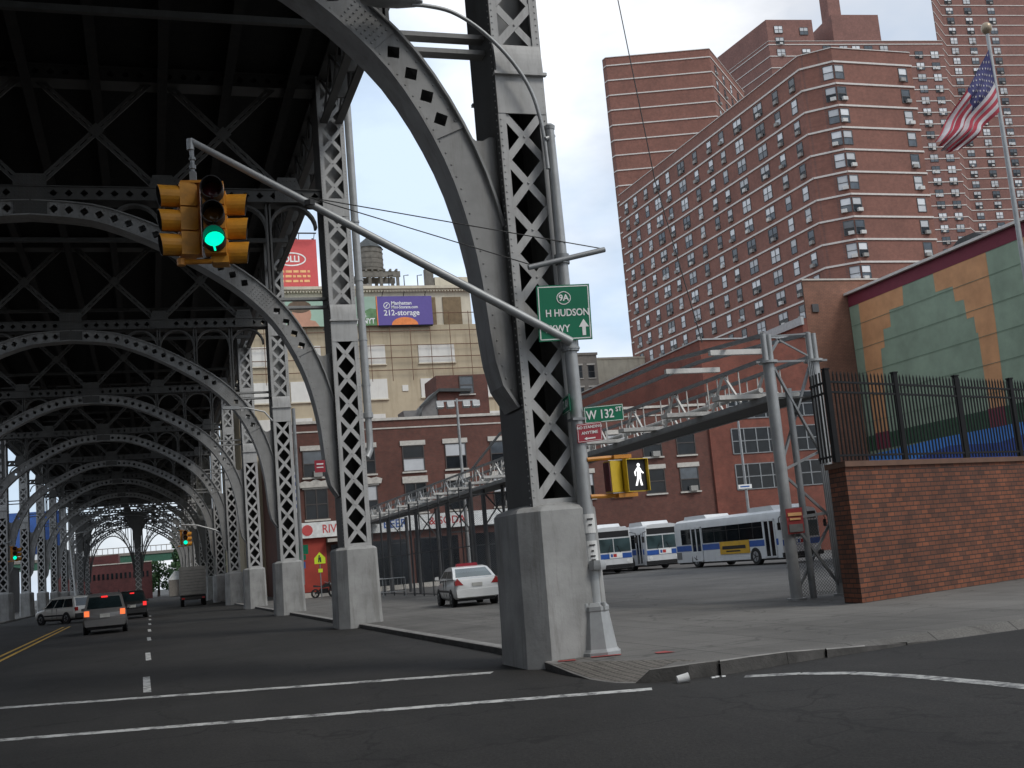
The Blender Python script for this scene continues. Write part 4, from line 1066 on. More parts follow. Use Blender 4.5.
for x in (48.9,54.9,60.8):
    for z in (12.55,9.6,6.6): place(sw_,b4,(x,84.8,z))
# building with the mural
mb_=thing('mural_building',(38,42,0),'building painted with orange arches on green under a maroon band','building')
b=MB(); b.prism([(33.45,47.45),(33.45,24),(50,24),(50,47.45)],lambda u,v,z:(u,v,z),-.1,12.9); b.build('wall','brick_mural',mb_)
MX=33.4
b=MB()
def MP(P,lv,m): b.prism(P,lambda u,v,t:(MX-.006*lv-t,u,v),0,.003,m)
ya,yb=47.45,24.0
MP([(ya,3.0),(yb,3.0),(yb,12.98),(ya,12.98)],0,2)
arch_l=[(46.65,12.4),(43.19,12.4),(43.3,11.52),(44.36,11.54),(44.42,10.75),(45.01,10.75),(45.08,9.9),(45.39,9.88),(45.47,8.91),(45.63,5.85),(46.69,5.91),(46.78,9.16)]
arch_r=[(41.0,12.4),(37.62,12.4),(37.65,9.58),(37.8,5.96),(38.77,6.0),(38.75,9.24),(38.86,9.24),(38.85,9.95),(39.29,9.95),(39.31,10.8),(39.85,10.84),(39.87,11.53),(41.0,11.55)]
MP(arch_l,1,1); MP(arch_r,1,1)
for dy in (11.35,):
    MP([(y-dy+.35,z) for y,z in arch_l],1,1); MP([(y-dy+.35,z) for y,z in arch_r],1,1)
MP([(ya,5.2),(yb,5.2),(yb,6.05),(ya,5.92)],2,3)
for y0,y1 in ((46.75,45.6),(38.83,37.87),(35.75,34.6),(27.8,26.8)): MP([(y0,5.2),(y1,5.2),(y1,6.0),(y0,6.0)],3,4)
MP([(ya,3.0),(yb,3.0),(yb,5.25),(42,5.2),(ya,5.02)],3,5)
pw=[(ya,3.0),(yb,3.0),(yb,4.85),(30,4.6),(35,4.95),(38.5,4.55),(41.5,4.8),(44,4.45),(ya,4.6)]; MP(pw,4,6)
MP([(ya,12.4),(yb,12.4),(yb,13.0),(ya,13.0)],3,4)
for z in (11.4,10.2,9.0,7.8,6.6): MP([(ya,z),(yb,z),(yb,z+.02),(ya,z+.02)],5,7)
b.build('mural',['brick_mural','mural_orange','mural_green','mural_dark_green','mural_maroon','mural_blue','mural_navy','mural_line'],mb_)
b=MB(); b.box(33.2,33.9,24,47.5,13.0,13.12); b.build('coping','band_white',mb_)
b=MB(); b.prism([(30.95,47.5),(37,47.5),(40,54),(35.2,54)],lambda u,v,z:(u,v,z),-.1,13.8); b.build('brick_tower','brick_mural',mb_)
b=MB(); b.prism([(30.9,47.45),(37.05,47.45),(40.05,54.05),(35.15,54.05)],lambda u,v,z:(u,v,z),13.8,13.88); b.build('tower_coping','stone_lintel',mb_)
b=MB(); b.box(31.3,31.65,47.42,47.49,12.2,12.6); b.build('vent','frame_dark',mb_)
b=MB(); b.box(36,37.5,40.3,42.6,13,13.9); b.prism([(40.1,13.9),(42.8,13.9),(42.0,14.3),(41,14.3)],lambda u,v,t:(t,u,v),35.9,37.6); b.build('roof_unit','roof_dark',mb_)
b=MB(); b.box(36,37,34.2,34.8,13,14.0); b.box(36,36.8,35.3,35.7,13,13.7); b.build('roof_vent','galvanised',mb_)
# grey building far back
gb=thing('grey_building',(59,158,0),'small grey stone building far back, seen in the gap right of the nearest column','building')
b=MB(); b.box(53,62.2,150,165,-.1,29.4); b.build('wall','grey_stone',gb); b=MB(); b.box(52.9,62.35,149.85,150.2,29.4,29.75); b.build('cornice','grey_stone',gb)
gw=winmesh(1.0,1.9,['frame_dark','window_dark','window_dark','ac_unit','stone_lintel'],sill=.1,lintel=.2)
for x in (55,57.2,59.3,61.2):
    for k in range(6): place(gw,gb,(x,150,27-3.2*k))
b=MB(); b.box(62.4,75,160,175,-.1,30.5); b.box(62.3,75,159.9,160.2,30.5,30.8); solo(b,'grey_building','tan_light','low pale building just right of the small grey building','building')
# tan warehouse
tb=thing('tan_building',(22,118,0),'tall tan warehouse with white blocked windows and billboards near its roof','building')
b=MB(); b.box(8.5,36.5,110,140,-.1,25.6); b.build('wall','tan_render',tb)
b=MB(); b.box(8.5,32.35,110.2,140,25.6,29.2); b.build('upper_wall','tan_light',tb)
b=MB(); b.box(8.3,32.7,109.9,110.6,29.2,29.35); b.box(8.3,32.9,109.7,110.6,29.35,29.65); b.build('cornice','tan_light',tb)
k=8.6; b=MB()
while k<32.6: b.box(k,k+.14,109.82,109.9,29.05,29.22); k+=.3
b.build('dentils','tan_light',tb)
for X,Z in (((14.7,16.6),(21.8,23.7)),((20.5,23.0),(21.7,23.65)),((26.4,30.15),(21.7,23.6)),((34.2,36.2),(21.6,23.5)),((13.5,15.4),(18.2,20.2)),((20.5,23.0),(18.2,20.2)),((26.4,28.6),(18.2,20.1)),((33.2,35.4),(18.0,20.0)),((20.3,22.6),(14.6,16.7)),((13.6,15.4),(14.6,16.6)),((26.2,28.4),(14.4,16.5)),((33,35.2),(14.4,16.5)),((10,12),(21.8,23.7)),((10,12),(18.2,20.2)),((10,12),(14.6,16.6))):
    b=MB(); b.box(X[0],X[1],109.9,110,Z[0],Z[1]); b.box(X[0]-.08,X[1]+.08,109.82,110,Z[0]-.12,Z[0],1); b.build('blocked_window',['blocked_white','tan_light'],tb)
b=MB(); b.box(24.5,25.1,109.92,110,18.9,19.5); b.build('vent','blocked_white',tb)
for x0,x1 in ((27.85,28.6),(29.35,31.3)):
    b=MB(); b.box(x0,x1,110.1,110.2,25.65,28.5); b.build('boarded_window','door_brown',tb)
b=MB()
for i in range(12): x=11.2+2.06*i; b.tube([(x,109.6,19.9),(x,109.6,26.9)],.035,6)
for z in (26.75,24.95,23.5,22.25,21.0): b.tube([(9.5,109.62,z),(36,109.62,z)],.045,6)
b.build('pipe_rack','rust_pipe',tb)
b=MB(); b.box(28.3,29.1,112,113,29.6,32.1); b.build('chimney','tank_wood',tb)
b=MB(); b.box(29.2,32.9,112,118,29.6,31.1); b.build('roof_hut','tan_light',tb)
for x in (25.6,27.0,24.0):
    b=MB(); b.tube([(x,110.5,29.6),(x,110.5,30.9),(x+.5,110.5,30.95)],.05,6); b.build('roof_lamp','dark_iron',tb)
b=MB(); b.box(23.4,24.5,122,125,29.6,33.0); b.build('plant_room','grey_stone',tb)
wt=thing('water_tower',(25.3,125,29.6),'weathered wooden water tank with a pointed roof, standing on the tan warehouse roof','water tower')
b=MB(); b.lathe([(1.62,35.1),(1.66,36.0),(1.60,37.85)],(25.0,125,0),n=16)
for z in (35.4,35.9,36.5,37.2): b.lathe([(1.685,z),(1.685,z+.04)],(25.0,125,0),n=16)
b.build('tank','tank_wood',wt)
b=MB(); b.lathe([(1.8,37.8),(.9,38.6),(.05,39.3)],(25.0,125,0),n=8); b.build('roof','roof_dark',wt)
b=MB(); b.box(23.3,28.2,123.4,123.7,34.2,34.85); b.box(23.3,28.2,126.3,126.6,34.2,34.85)
for k in range(7): b.box(23.5+.7*k,23.7+.7*k,123.3,126.7,34.85,35.1)
b.build('platform','tank_wood',wt)
b=MB()
for x in (24.7,26.0,27.9):
    for y in (123.6,126.4): b.box(x-.16,x+.16,y-.16,y+.16,29.6,34.2)
b.build('stand','tank_wood',wt)
# billboards
bb=thing('billboard',(16,124,29.6),'red rooftop billboard with a white oval logo, on a steel frame above the tan warehouse','billboard')
b=MB(); b.box(11.5,18.95,123.9,124.15,32.9,38.7)
ov=[(1.55*math.cos(t),.72*math.sin(t)) for t in [k*math.pi/16 for k in range(32)]]
for i in range(32): p,q=ov[i],ov[(i+1)%32]; b.bar((16.1+p[0],123.88,36.4+p[1]),(16.1+q[0],123.88,36.4+q[1]),.14,.03,up=(0,1,0),m=1)
b.text('OLLI',1.0,(16.1,123.885,36.4),(1,0,0),(0,0,1),1,bold=.03,xs=.9)
rr=random.Random(5)
for z in (35.0,34.45,33.9):
    x=13.2
    while x<18.0: wd=rr.uniform(.25,.7); b.box(x,min(18.1,x+wd),123.87,123.9,z-.13,z+.13,2); x+=wd+.16
b.build('panel',['bb_red','bb_white','bb_orange_text'],bb)
b=MB()
for x in (12.5,14.6,16.8,18.6): b.tube([(x,124.2,29.6),(x,124.2,38.9)],.09,6); b.tube([(x,126.2,29.6),(x,124.2,36)],.07,6)
for x in (13,15,17,18.7): b.tube([(x,123.9,38.7),(x,123.2,39.2)],.04,6)
b.box(11.5,18.9,123.1,123.3,39.15,39.25); b.build('frame','dark_iron',bb)
bb=thing('billboard',(25.3,109.7,25.6),'purple storage billboard with white lettering and an orange sun, on the tan warehouse','billboard')
b=MB(); b.box(22.45,28.05,109.5,109.68,25.55,28.5); b.box(22.35,22.45,109.5,109.68,25.55,28.5,2)
b.text('Manhattan',.50,(23.85,109.49,27.78),(1,0,0),(0,0,1),1,'LEFT',bold=.008); b.text('Mini-Storage.com',.43,(23.85,109.49,27.37),(1,0,0),(0,0,1),1,'LEFT',bold=.008,xs=.9); b.text('212-storage',.80,(23.05,109.49,26.78),(1,0,0),(0,0,1),1,'LEFT',bold=.012,xs=.95)
c8=[(.3*math.cos(t),.3*math.sin(t)) for t in [k*math.pi/8 for k in range(16)]]
for i in range(16): p,q=c8[i],c8[(i+1)%16]; b.bar((23.4+p[0],109.49,27.55+p[1]),(23.4+q[0],109.49,27.55+q[1]),.07,.02,up=(0,1,0),m=1)
b.bar((23.28,109.49,27.4),(23.5,109.49,27.7),.08,.02,up=(0,1,0),m=1)
b.prism([(25.15+1.35*math.cos(t),25.56+.78*math.sin(t)) for t in [k*math.pi/14 for k in range(15)]],lambda u,v,t:(u,t,v),109.485,109.5,2)
b.build('panel',['bb_purple','bb_white','bb_orange'],bb)
b=MB()
for x in (23,25.2,27.4): b.tube([(x,109.6,28.5),(x,109.1,28.9)],.035,6)
b.box(22.5,28,109.56,109.7,25.4,25.55); b.build('frame','dark_iron',bb)
b=MB(); b.box(12.4,22.3,109.5,109.68,25.55,28.5)
b.prism([(14.9+.95*math.cos(t),26.75+1.05*math.sin(t)) for t in [k*math.pi/9 for k in range(18)]],lambda u,v,t:(u,t,v),109.48,109.5,1)
b.prism([(14.75+1.15*math.cos(t),27.55+.62*math.sin(t)) for t in [k*math.pi/9 for k in range(18)]],lambda u,v,t:(u,t,v),109.465,109.48,2)
b.prism([(13.2,25.56),(16.6,25.56),(16.2,26.1),(15,26.35),(13.8,26.1)],lambda u,v,t:(u,t,v),109.47,109.5,1)
b.prism([(20.3,26.6),(22.3,26.5),(22.3,27.2),(21.7,27.3),(21.2,27.05),(20.7,27.15)],lambda u,v,t:(u,t,v),109.48,109.5,3); b.prism([(18.6,25.56),(22.3,25.56),(22.3,26.6),(20.2,26.3)],lambda u,v,t:(u,t,v),109.485,109.5,3)
b.text('NE',.5,(20.95,109.47,26.55),(1,0,0),(0,0,1),4,bold=.01); b.text('M NYT',.75,(21.2,109.47,25.98),(1,0,0),(0,0,1),4,bold=.02,xs=.8)
solo(b,'billboard',['bb_green','bb_skin','bb_hair','bb_foliage','bb_white'],'pale green billboard with a head in profile and white letters, left of the purple one','billboard')
# ------------------------------------------------------------------ vehicles
def loft(mb,st,m=0,sides=1.):
    """stations: (y, zb, zt, half width)"""
    rings=[]
    for y,zb,zt,w_ in st:
        h=zt-zb
        half=[(w_*.86,zb),(w_*.97,zb+h*.12),(w_,zb+h*.38),(w_*.995,zb+h*.62),(w_*.965,zb+h*.86),(w_*.90,zb+h*.97),(w_*.78,zt)]
        rings.append([(x,y,z) for x,z in half]+[(-x,y,z) for x,z in reversed(half)])
    n=len(rings[0]); vs=[p for r in rings for p in r]; fs=[]
    for i in range(len(rings)-1):
        for k in range(n): fs.append((i*n+k,(i+1)*n+k,(i+1)*n+(k+1)%n,i*n+(k+1)%n))
    fs.append(tuple(range(n))); fs.append(tuple((len(rings)-1)*n+k for k in reversed(range(n))))
    return mb.add(vs,fs,m)
def wheels(t,ys,w_,r,wd=.2):
    for y in ys:
        for s in (-1,1):
            o=MB(); x0=s*(w_-wd); x1=s*(w_+.012)
            o.lathe([(r*.62,min(x0,x1)),(r*.93,min(x0,x1)),(r,min(x0,x1)+.03),(r,max(x0,x1)-.03),(r*.93,max(x0,x1)),(r*.62,max(x0,x1))],(0,y,r),'x',20)
            wl_=o.build('wheel','tyre',t,smooth=40)
            q=MB(); q.lathe([(r*.60,x1-s*.005 if s>0 else x1-.008),(r*.60,x1+.008 if s>0 else x1+.005)],(0,y,r),'x',16)
            for k in range(5):
                a=2*math.pi*k/5; q.bar((x1+s*.01,y,r),(x1+s*.01,y+r*.55*math.cos(a),r+r*.55*math.sin(a)),.06,.01,up=(1,0,0),m=1)
            q.build('rim',['rim','car_trim'],wl_)
def car(loc,rz,label,paint,kind,lights=None,group=None,roofbar=False,rails=False):
    t=thing('suv' if kind=='suv' else 'car',loc,label,'car',group,rz,True)
    L,W,H=(4.55,1.80,1.74) if kind=='suv' else (4.32,1.70,1.45)
    l=L/2; w_=W/2
    b=MB()
    if kind=='suv':
        st=[(-l,.46,.92,w_*.86),(-l+.06,.36,1.02,w_*.95),(-l+.25,.30,1.05,w_*.99),(-l*.4,.27,1.05,w_),(l*.35,.27,1.02,w_),(l*.55,.27,.98,w_*.99),(l*.86,.30,.90,w_*.95),(l*.96,.36,.80,w_*.88),(l,.42,.70,w_*.78)]
        G=[(-l+.04,1.0),(-l+.17,1.36),(-l+.34,H-.10),(-l+.55,H-.02),(-.5,H),(.12,H-.03),(.42,H-.12),(1.22,1.0)]
    else:
        st=[(-l,.44,.86,w_*.84),(-l+.06,.34,.99,w_*.93),(-l+.3,.27,1.03,w_*.98),(-l*.5,.24,.99,w_),(0,.24,.96,w_),(l*.45,.24,.93,w_*.99),(l*.8,.26,.82,w_*.94),(l*.95,.32,.70,w_*.86),(l,.4,.6,w_*.74)]
        G=[(-l+.42,1.0),(-l+.8,1.22),(-l+1.2,H-.06),(-.45,H),(0,H-.01),(.38,H-.07),(1.25,.94)]
    loft(b,st); 
    b.build('body',paint,t,smooth=50)
    z0=.98; 
    def hw(z): return w_*(.95-.19*((z-z0)/(H-z0)) -(.06 if z>H-.06 else 0))
    b=MB(); n=len(G); Lf=[(-hw(z),y,z) for y,z in G]; Rt=[(hw(z),y,z) for y,z in G]
    b.add(Lf+Rt,[(i,i+1,n+i+1,n+i) for i in range(n-1)]+[tuple(range(n-1,-1,-1)),tuple(range(n,2*n)),(0,n,2*n-1,n-1)])
    cab=b.build('cabin',paint,t,smooth=30)
    def onz(i,j,t_,off):
        y=G[i][0]+(G[j][0]-G[i][0])*t_; z=G[i][1]+(G[j][1]-G[i][1])*t_; return y,z
    # rear window
    b=MB()
    a=(0,1,2) if kind=='suv' else (0,1,2)
    P=[onz(0,1,.25,0),onz(0,1,1,0),onz(1,2,.8,0)]
    for (ya,za),(yb,zb) in zip(P,P[1:]):
        d=Vector((0,yb-ya,zb-za)).normalized(); nn_=Vector((0,-d.z,d.y))*.008
        if nn_.y>0: nn_=-nn_
        q=[Vector((-hw(za)+.10,ya,za)),Vector((hw(za)-.10,ya,za)),Vector((hw(zb)-.10,yb,zb)),Vector((-hw(zb)+.10,yb,zb))]
        b.add([p+nn_ for p in q],[(0,1,2,3)])
    b.build('rear_window','car_glass' if paint!='car_white' else 'windshield',t)
    b=MB(); (ya,za),(yb,zb)=onz(n-2,n-1,.08,0),onz(n-2,n-1,.9,0)
    q=[(hw(za)-.1,ya+.01,za+.012),(-hw(za)+.1,ya+.01,za+.012),(-hw(zb)+.08,yb+.01,zb+.012),(hw(zb)-.08,yb+.01,zb+.012)]; b.add(q,[(0,1,2,3)]); b.build('windscreen','car_glass',t)
    zt=H-.16; zb=1.04
    def xy(z,rear):     # y on rear / front edge of the cabin at height z
        rng_=range(0,n//2+1) if rear else range(n//2,n-1)
        for i in rng_:
            (y0,za_),(y1,zb_)=G[i],G[i+1]
            if min(za_,zb_)<=z<=max(za_,zb_) and za_!=zb_: return y0+(y1-y0)*(z-za_)/(zb_-za_)
        return 0
    for s in (-1,1):
        r0,r1=xy(zb,True)+.16,xy(zt,True)+.12; f0,f1=xy(zb,False)-.12,xy(zt,False)-.08
        cuts=[0,.36,.68,1.] if kind=='suv' else [0,.5,1.]
        for c0,c1 in zip(cuts,cuts[1:]):
            b=MB(); g_=.03
            q=[(s*(hw(zb)+.006),r0+(f0-r0)*c0+g_,zb),(s*(hw(zb)+.006),r0+(f0-r0)*c1-g_,zb),(s*(hw(zt)+.006),r1+(f1-r1)*c1-g_,zt),(s*(hw(zt)+.006),r1+(f1-r1)*c0+g_,zt)]
            b.add(q,[(0,1,2,3)] if s>0 else [(3,2,1,0)]); b.build('side_window','car_glass',t)
        b=MB(); b.prism([(.0,0),(.16,.02),(.15,.13),(.02,.14)],lambda u,v,k:(s*(w_+.01+u),.92+k,.98+v),0,.09); b.build('mirror',paint,t)
        b=MB()
        for c_ in (.36,.7): b.box(min(s*(w_+.002),s*(w_-.02)),max(s*(w_+.002),s*(w_-.02)),-.9+c_*1.5,-.885+c_*1.5,.38,.98)
        b.box(min(s*(w_+.012),s*(w_-.02)),max(s*(w_+.012),s*(w_-.02)),-1.0,1.0,.52,.60); b.build('door_trim','car_trim',t)
        # tail lamps
        lm='tail_red' if not lights else lights
        if kind=='suv': b=MB(); b.box(min(s*w_*.70,s*w_*.93),max(s*w_*.70,s*w_*.93),-l-.012,-l+.10,.78,1.02)
        else:
            b=MB(); b.prism([(w_*.60,.78),(w_*.95,.78),(w_*.95,.92),(w_*.84,1.02)],lambda u,v,k:(s*u,-l+k,v),-.012,.22)
        b.build('tail_lamp',lm,t)
        b=MB(); b.box(min(s*w_*.52,s*w_*.82),max(s*w_*.52,s*w_*.82),l*.93,l*.99,.58,.72); b.build('headlamp','bb_white',t)
    b=MB(); b.prism([(-w_*.9,.34),(w_*.9,.34),(w_*.93,.62),(-w_*.93,.62)],lambda u,v,k:(u,-l+k,v),-.06,.10); b.build('rear_bumper',paint if kind!='suv' else 'car_trim' if paint!='car_silver' else 'car_silver',t)
    b=MB(); b.box(-.20,.20,-l-.03,-l,.70,.86) if kind=='suv' else b.box(-.19,.19,-l-.03,-l,.72,.84); b.build('number_plate','plate',t)
    b=MB(); b.box(-w_*.8,w_*.8,-l*.9,l*.9,.20,.34); b.build('underbody','car_trim',t)
    r=.35 if kind=='suv' else .30
    b=MB()
    for y in (-l*.60,l*.62):
        for s in (-1,1): b.lathe([(r*1.16,min(s*(w_-.05),s*(w_+.004))),(r*1.16,max(s*(w_-.05),s*(w_+.004)))],(0,y,r),'x',20)
    b.build('wheel_arch','car_trim',t)
    wheels(t,(-l*.60,l*.62),w_,r)
    if lights:
        b=MB(); y,z=onz(1,2,.86,0); b.box(-.13,.13,y-.06,y+.0,z-.05,z+.02); b.build('brake_light','brake_red',t)
    if rails:
        b=MB()
        for s in (-1,1): b.tube([(s*w_*.66,-l+.6,H+.02),(s*w_*.66,-l+.7,H+.07),(s*w_*.66,.1,H+.07),(s*w_*.66,.2,H+.0)],.02,6)
        b.build('roof_rail','car_trim',t)
    if roofbar:
        b=MB(); b.prism([(-.42,0),(.42,0),(.38,.11),(-.38,.11)],lambda u,v,k:(u,-.35+k,H-.005+v),-.12,.12); b.build('roof_light','sign_red',t)
    return t
car((11.4,42.6,0),rad(-4),'white sedan with a red bar on its roof, parked beside the nearest pedestal','car_white','sedan',roofbar=True)
car((-2.0,55.5,ZR),rad(1),'silver suv seen from behind with orange brake lights on, nearest vehicle on the avenue','car_silver','suv','brake_orange',rails=True)
car((-1.25,79,ZR),rad(2),'black suv with red brake lights, ahead of the silver one','car_black','suv','brake_red')
car((-5.45,82,ZR),rad(38),'beige suv turning left across the avenue, its side in view','car_beige','suv')
# box truck
tk=thing('box_truck',(3.45,106,ZR),'grey box truck seen from behind, far down the right side of the avenue','truck',None,rad(-1),True)
b=MB(); b.box(-1.1,1.1,-3.4,2.6,.95,3.35); b.build('box','truck_grey',tk)
b=MB(); b.box(-1.02,1.02,-3.43,-3.4,1.02,3.28); 
for k in range(1,9): b.box(-1.02,1.02,-3.44,-3.43,1.02+.25*k,1.04+.25*k,1)
b.build('roller_door',['truck_grey','car_trim'],tk)
b=MB(); b.box(-1.0,1.0,-3.3,4.2,.55,.93); b.box(-1.05,1.05,-3.5,-3.38,.6,.78); b.build('chassis','car_trim',tk)
b=MB(); b.prism([(2.7,.55),(4.5,.55),(4.5,1.3),(3.9,1.5),(3.6,2.3),(2.7,2.35)],lambda u,v,k:(k,u,v),-1.0,1.0); b.build('cab','truck_grey',tk)
for s in (-1,1):
    b=MB(); b.box(min(s*.72,s*.95),max(s*.72,s*.95),-3.53,-3.5,.62,.76); b.build('tail_lamp','tail_red',tk)
wheels(tk,(-2.1,3.5),1.05,.48,.3)
# buses
def bus(loc,rz,label,ad=False):
    t=thing('bus',loc,label,'bus','city buses parked in the lot',rz,True); L,w_,H=12.2,1.29,3.0; l=L/2
    rings=[]
    for y,k,hz in ((-l,.97,.0),(-l+.12,.995,0),(l-.35,1.,0),(l-.08,.985,0),(l,.95,0)):
        pr=[(w_*k,.34),(w_*k,2.35),(w_*k*.985,2.66),(w_*k*.93,2.86),(w_*k*.80,2.97),(w_*k*.5,3.03)]
        rings.append([(x,y,z) for x,z in pr]+[(-x,y,z) for x,z in reversed(pr)])
    n=12; b=MB(); b.add([p for r in rings for p in r],[(i*n+k,(i+1)*n+k,(i+1)*n+(k+1)%n,i*n+(k+1)%n) for i in range(4) for k in range(n)]+[tuple(range(n)),tuple(4*n+k for k in reversed(range(n)))])
    b.build('body','bus_white',t,smooth=35)
    for s in (-1,1):
        b=MB()
        X=lambda a,c_: (min(s*(w_+a),s*(w_+c_)),max(s*(w_+a),s*(w_+c_)))
        xa,xb=X(-.02,.006); b.box(xa,xb,-l+.2,l-.3,1.05,1.40); b.build('stripe','bus_blue',t)
        doors=[(l-1.55,l-.45),(-2.9+.6,-1.45+.6)] if s>0 else []
        doors=[(l-1.65,l-.5),(-l+2.2,-l+3.5)] if s>0 else []
        segs=[]; y=-l+.9
        edges=[(-l+.9,-l+2.1),(-l+3.6,l-1.8)] if s>0 else [(-l+.9,l-.5)]
        for a,c_ in edges:
            b=MB(); xa,xb=X(-.02,.010); b.box(xa,xb,a,c_,1.47,2.42)
            k=a+1.45
            xa,xb=X(.0,.016)
            while k<c_-.3: b.box(xa,xb,k-.03,k+.03,1.47,2.42,1); k+=1.45
            b.box(xa,xb,a,c_,2.12,2.15,1)
            b.build('side_windows',['bus_glass','bus_black'],t)
        for a,c_ in doors:
            b=MB(); xa,xb=X(-.02,.014); b.box(xa,xb,a,c_,.38,2.5)
            xa,xb=X(.0,.045)
            for q in (a,(a+c_)/2-.05,c_-.1): b.box(xa,xb,q,q+.10,.38,2.5,1)
            b.box(xa,xb,a,c_,2.4,2.5,1); b.box(xa,xb,a,c_,.38,.46,1)
            if a<0:
                b.box(xa-.004,xb-.02,a,c_,.46,1.0,1)
            b.build('door',['bus_glass','bus_white'],t)
        for y in (-l+2.6,l-2.75):
            b=MB(); xa,xb=X(-.05,.004); b.prism([(y+.58*math.cos(t),.42+.58*math.sin(t)) for t in [math.pi*k/14 for k in range(15)]]+[(y-.58,.30),(y+.58,.30)],lambda u,v,k:(k,u,v),xa,xb); b.build('wheel_arch','bus_black',t)
        if ad and s>0:
            b=MB(); xa,xb=X(.0,.03); b.box(xa,xb,-.9+.4,2.6+.2,.72,1.46)
            xa,xb=X(.03,.034); b.box(xa,xb,-.2,2.4,1.0,1.2,1); b.box(xa,xb,.2,1.8,.84,.92,1); b.build('advert',['bus_ad_yellow','bus_black'],t)
        b=MB(); xa,xb=X(-.1,.005); b.box(xa,xb,-l+.1,-l+.75,.55,1.0); b.build('vent','truck_grey',t)
        b=MB(); b.tube([(s*(w_-.15),l-.05,2.6),(s*(w_+.2),l+.25,2.5),(s*(w_+.22),l+.25,2.2)],.025,6); b.box(min(s*(w_+.12),s*(w_+.30)),max(s*(w_+.12),s*(w_+.30)),l+.2,l+.26,1.85,2.25); b.build('mirror','bus_black',t)
        b=MB(); b.lathe([(.12,l-.01),(.12,l+.015)],(s*.95,0,.78),'y',14); b.build('headlamp','bb_white',t)
    b=MB(); b.box(-w_*.86,w_*.86,l-.02,l+.012,2.36,2.76); b.build('destination_sign','bus_black',t)
    for s in (-1,1):
        b=MB(); b.box(min(s*.03,s*w_*.9),max(s*.03,s*w_*.9),l-.02,l+.014,1.40,2.27); b.build('windscreen','windshield',t)
        b=MB(); b.tube([(s*.45,l+.03,1.36),(s*.25,l+.03,1.8)],.015,5); b.build('wiper','bus_black',t)
    b=MB(); b.box(-w_*.94,w_*.94,l-.02,l+.012,.98,1.30,1); b.box(-.55,.35,l,l+.022,1.0,1.36); b.box(-.15,.08,l+.02,l+.026,1.08,1.28,2); b.box(.12,.26,l+.02,l+.026,1.08,1.28,1)
    b.build('front_panel',['bb_white','bus_blue','sign_bright_red'],t)
    b=MB(); b.prism([(-w_,.36),(w_,.36),(w_,.60),(-w_,.60)],lambda u,v,k:(u,l+k,v),-.05,.11); b.build('front_bumper','bus_black',t)
    b=MB(); b.box(-w_*.8,w_*.8,-l-.012,-l,1.6,2.4); b.build('rear_window','bus_glass',t)
    b=MB(); b.prism([(-l+.6,2.95),(-l+3.6,2.95),(-l+3.3,3.22),(-l+.8,3.22)],lambda u,v,k:(k,u,v),-.85,.85); b.build('roof_unit','bus_white',t); b=MB(); b.prism([(l-3.6,2.95),(l-.9,2.95),(l-1.2,3.26),(l-3.4,3.26)],lambda u,v,k:(k,u,v),-.95,.95); b.build('roof_unit','bus_white',t)
    b=MB(); b.box(-w_*.9,w_*.9,-l+.1,l-.1,.24,.36); b.build('underbody','bus_black',t)
    wheels(t,(-l+2.6,l-2.75),w_+.004,.49,.3)
bus((34.0,62.0,0),rad(180+2.8),'white city bus with a yellow side advert, seen side on behind the pipe trestle',True)
bus((29.05,75.9,0),rad(180-2),'leftmost of three white city buses, its front beside the corner pole')
bus((33.1,77.0,0),rad(180-2),'white city bus facing forward, half hidden between the two other buses')
# motorcycle by the store
mc=thing('motorcycle',(11.6,82.2,0),'dark motorcycle parked in front of the beer store','motorcycle',None,rad(-70),True)
for y in (-.68,.68):
    b=MB()
    for k in range(20):
        a0=2*math.pi*k/20; a1=2*math.pi*(k+1)/20; b.bar((0,y+.27*math.cos(a0),.31+.27*math.sin(a0)),(0,y+.27*math.cos(a1),.31+.27*math.sin(a1)),.1,.1,up=(1,0,0))
    for k in range(6): a0=math.pi*k/3; b.bar((0,y,.31),(0,y+.26*math.cos(a0),.31+.26*math.sin(a0)),.02,.02,up=(1,0,0))
    b.build('wheel','tyre',mc)
b=MB(); b.box(-.14,.14,-.25,.28,.28,.62); b.tube([(0,.68,.31),(0,.42,.95)],.045,8); b.tube([(0,-.68,.31),(0,-.2,.6)],.04,8); b.tube([(.16,-.75,.35),(.16,.1,.33)],.05,8); b.build('frame','dark_iron',mc)
b=MB(); b.prism([(-.05,.66),(.4,.72),(.42,.92),(.1,.98),(-.08,.82)],lambda u,v,k:(k,u,v),-.14,.14); b.build('tank','car_black',mc)
b=MB(); b.prism([(-.75,.76),(-.02,.72),(-.02,.82),(-.3,.80),(-.75,.90)],lambda u,v,k:(k,u,v),-.13,.13); b.build('seat','car_trim',mc)
b=MB(); b.tube([(-.36,.28,1.08),(-.1,.42,.98),(.1,.42,.98),(.36,.28,1.08)],.022,8); b.lathe([(.09,.50),(.1,.56)],(0,0,.88),'y',12); b.build('handlebar','galvanised_dull',mc)

# ------------------------------------------------------------------ poles, signs and things further off
fm=thing('floodlight_mast',(16.35,60,0),'tall thin mast with a row of four floodlights on a crossbar, beside the footbridge','light mast')
b=MB(); b.tube([(16.35,60,0),(16.35,60,10.5)],[.11,.07],10); b.box(15.2,17.5,59.95,60.05,10.35,10.43); b.build('mast','galvanised',fm,smooth=40)
for x in (15.35,15.95,16.85,17.4):
    b=MB(); b.prism([(-.12,-.16),(.14,-.24),(.2,.02),(-.05,.16)],lambda u,v,k:(x+k,59.85+u,10.2+v),-.2,.2); b.prism([(-.125,-.13),(.13,-.21),(.115,-.24),(-.14,-.16)],lambda u,v,k:(x+k,59.84+u,10.2+v),-.17,.17,1); b.build('floodlight',['galvanised','bb_white'],fm)
lp=thing('lamp_post',(41.9,75,0),'thin grey lamp post with a small sign, in front of the steel windowed brick building','lamp post')
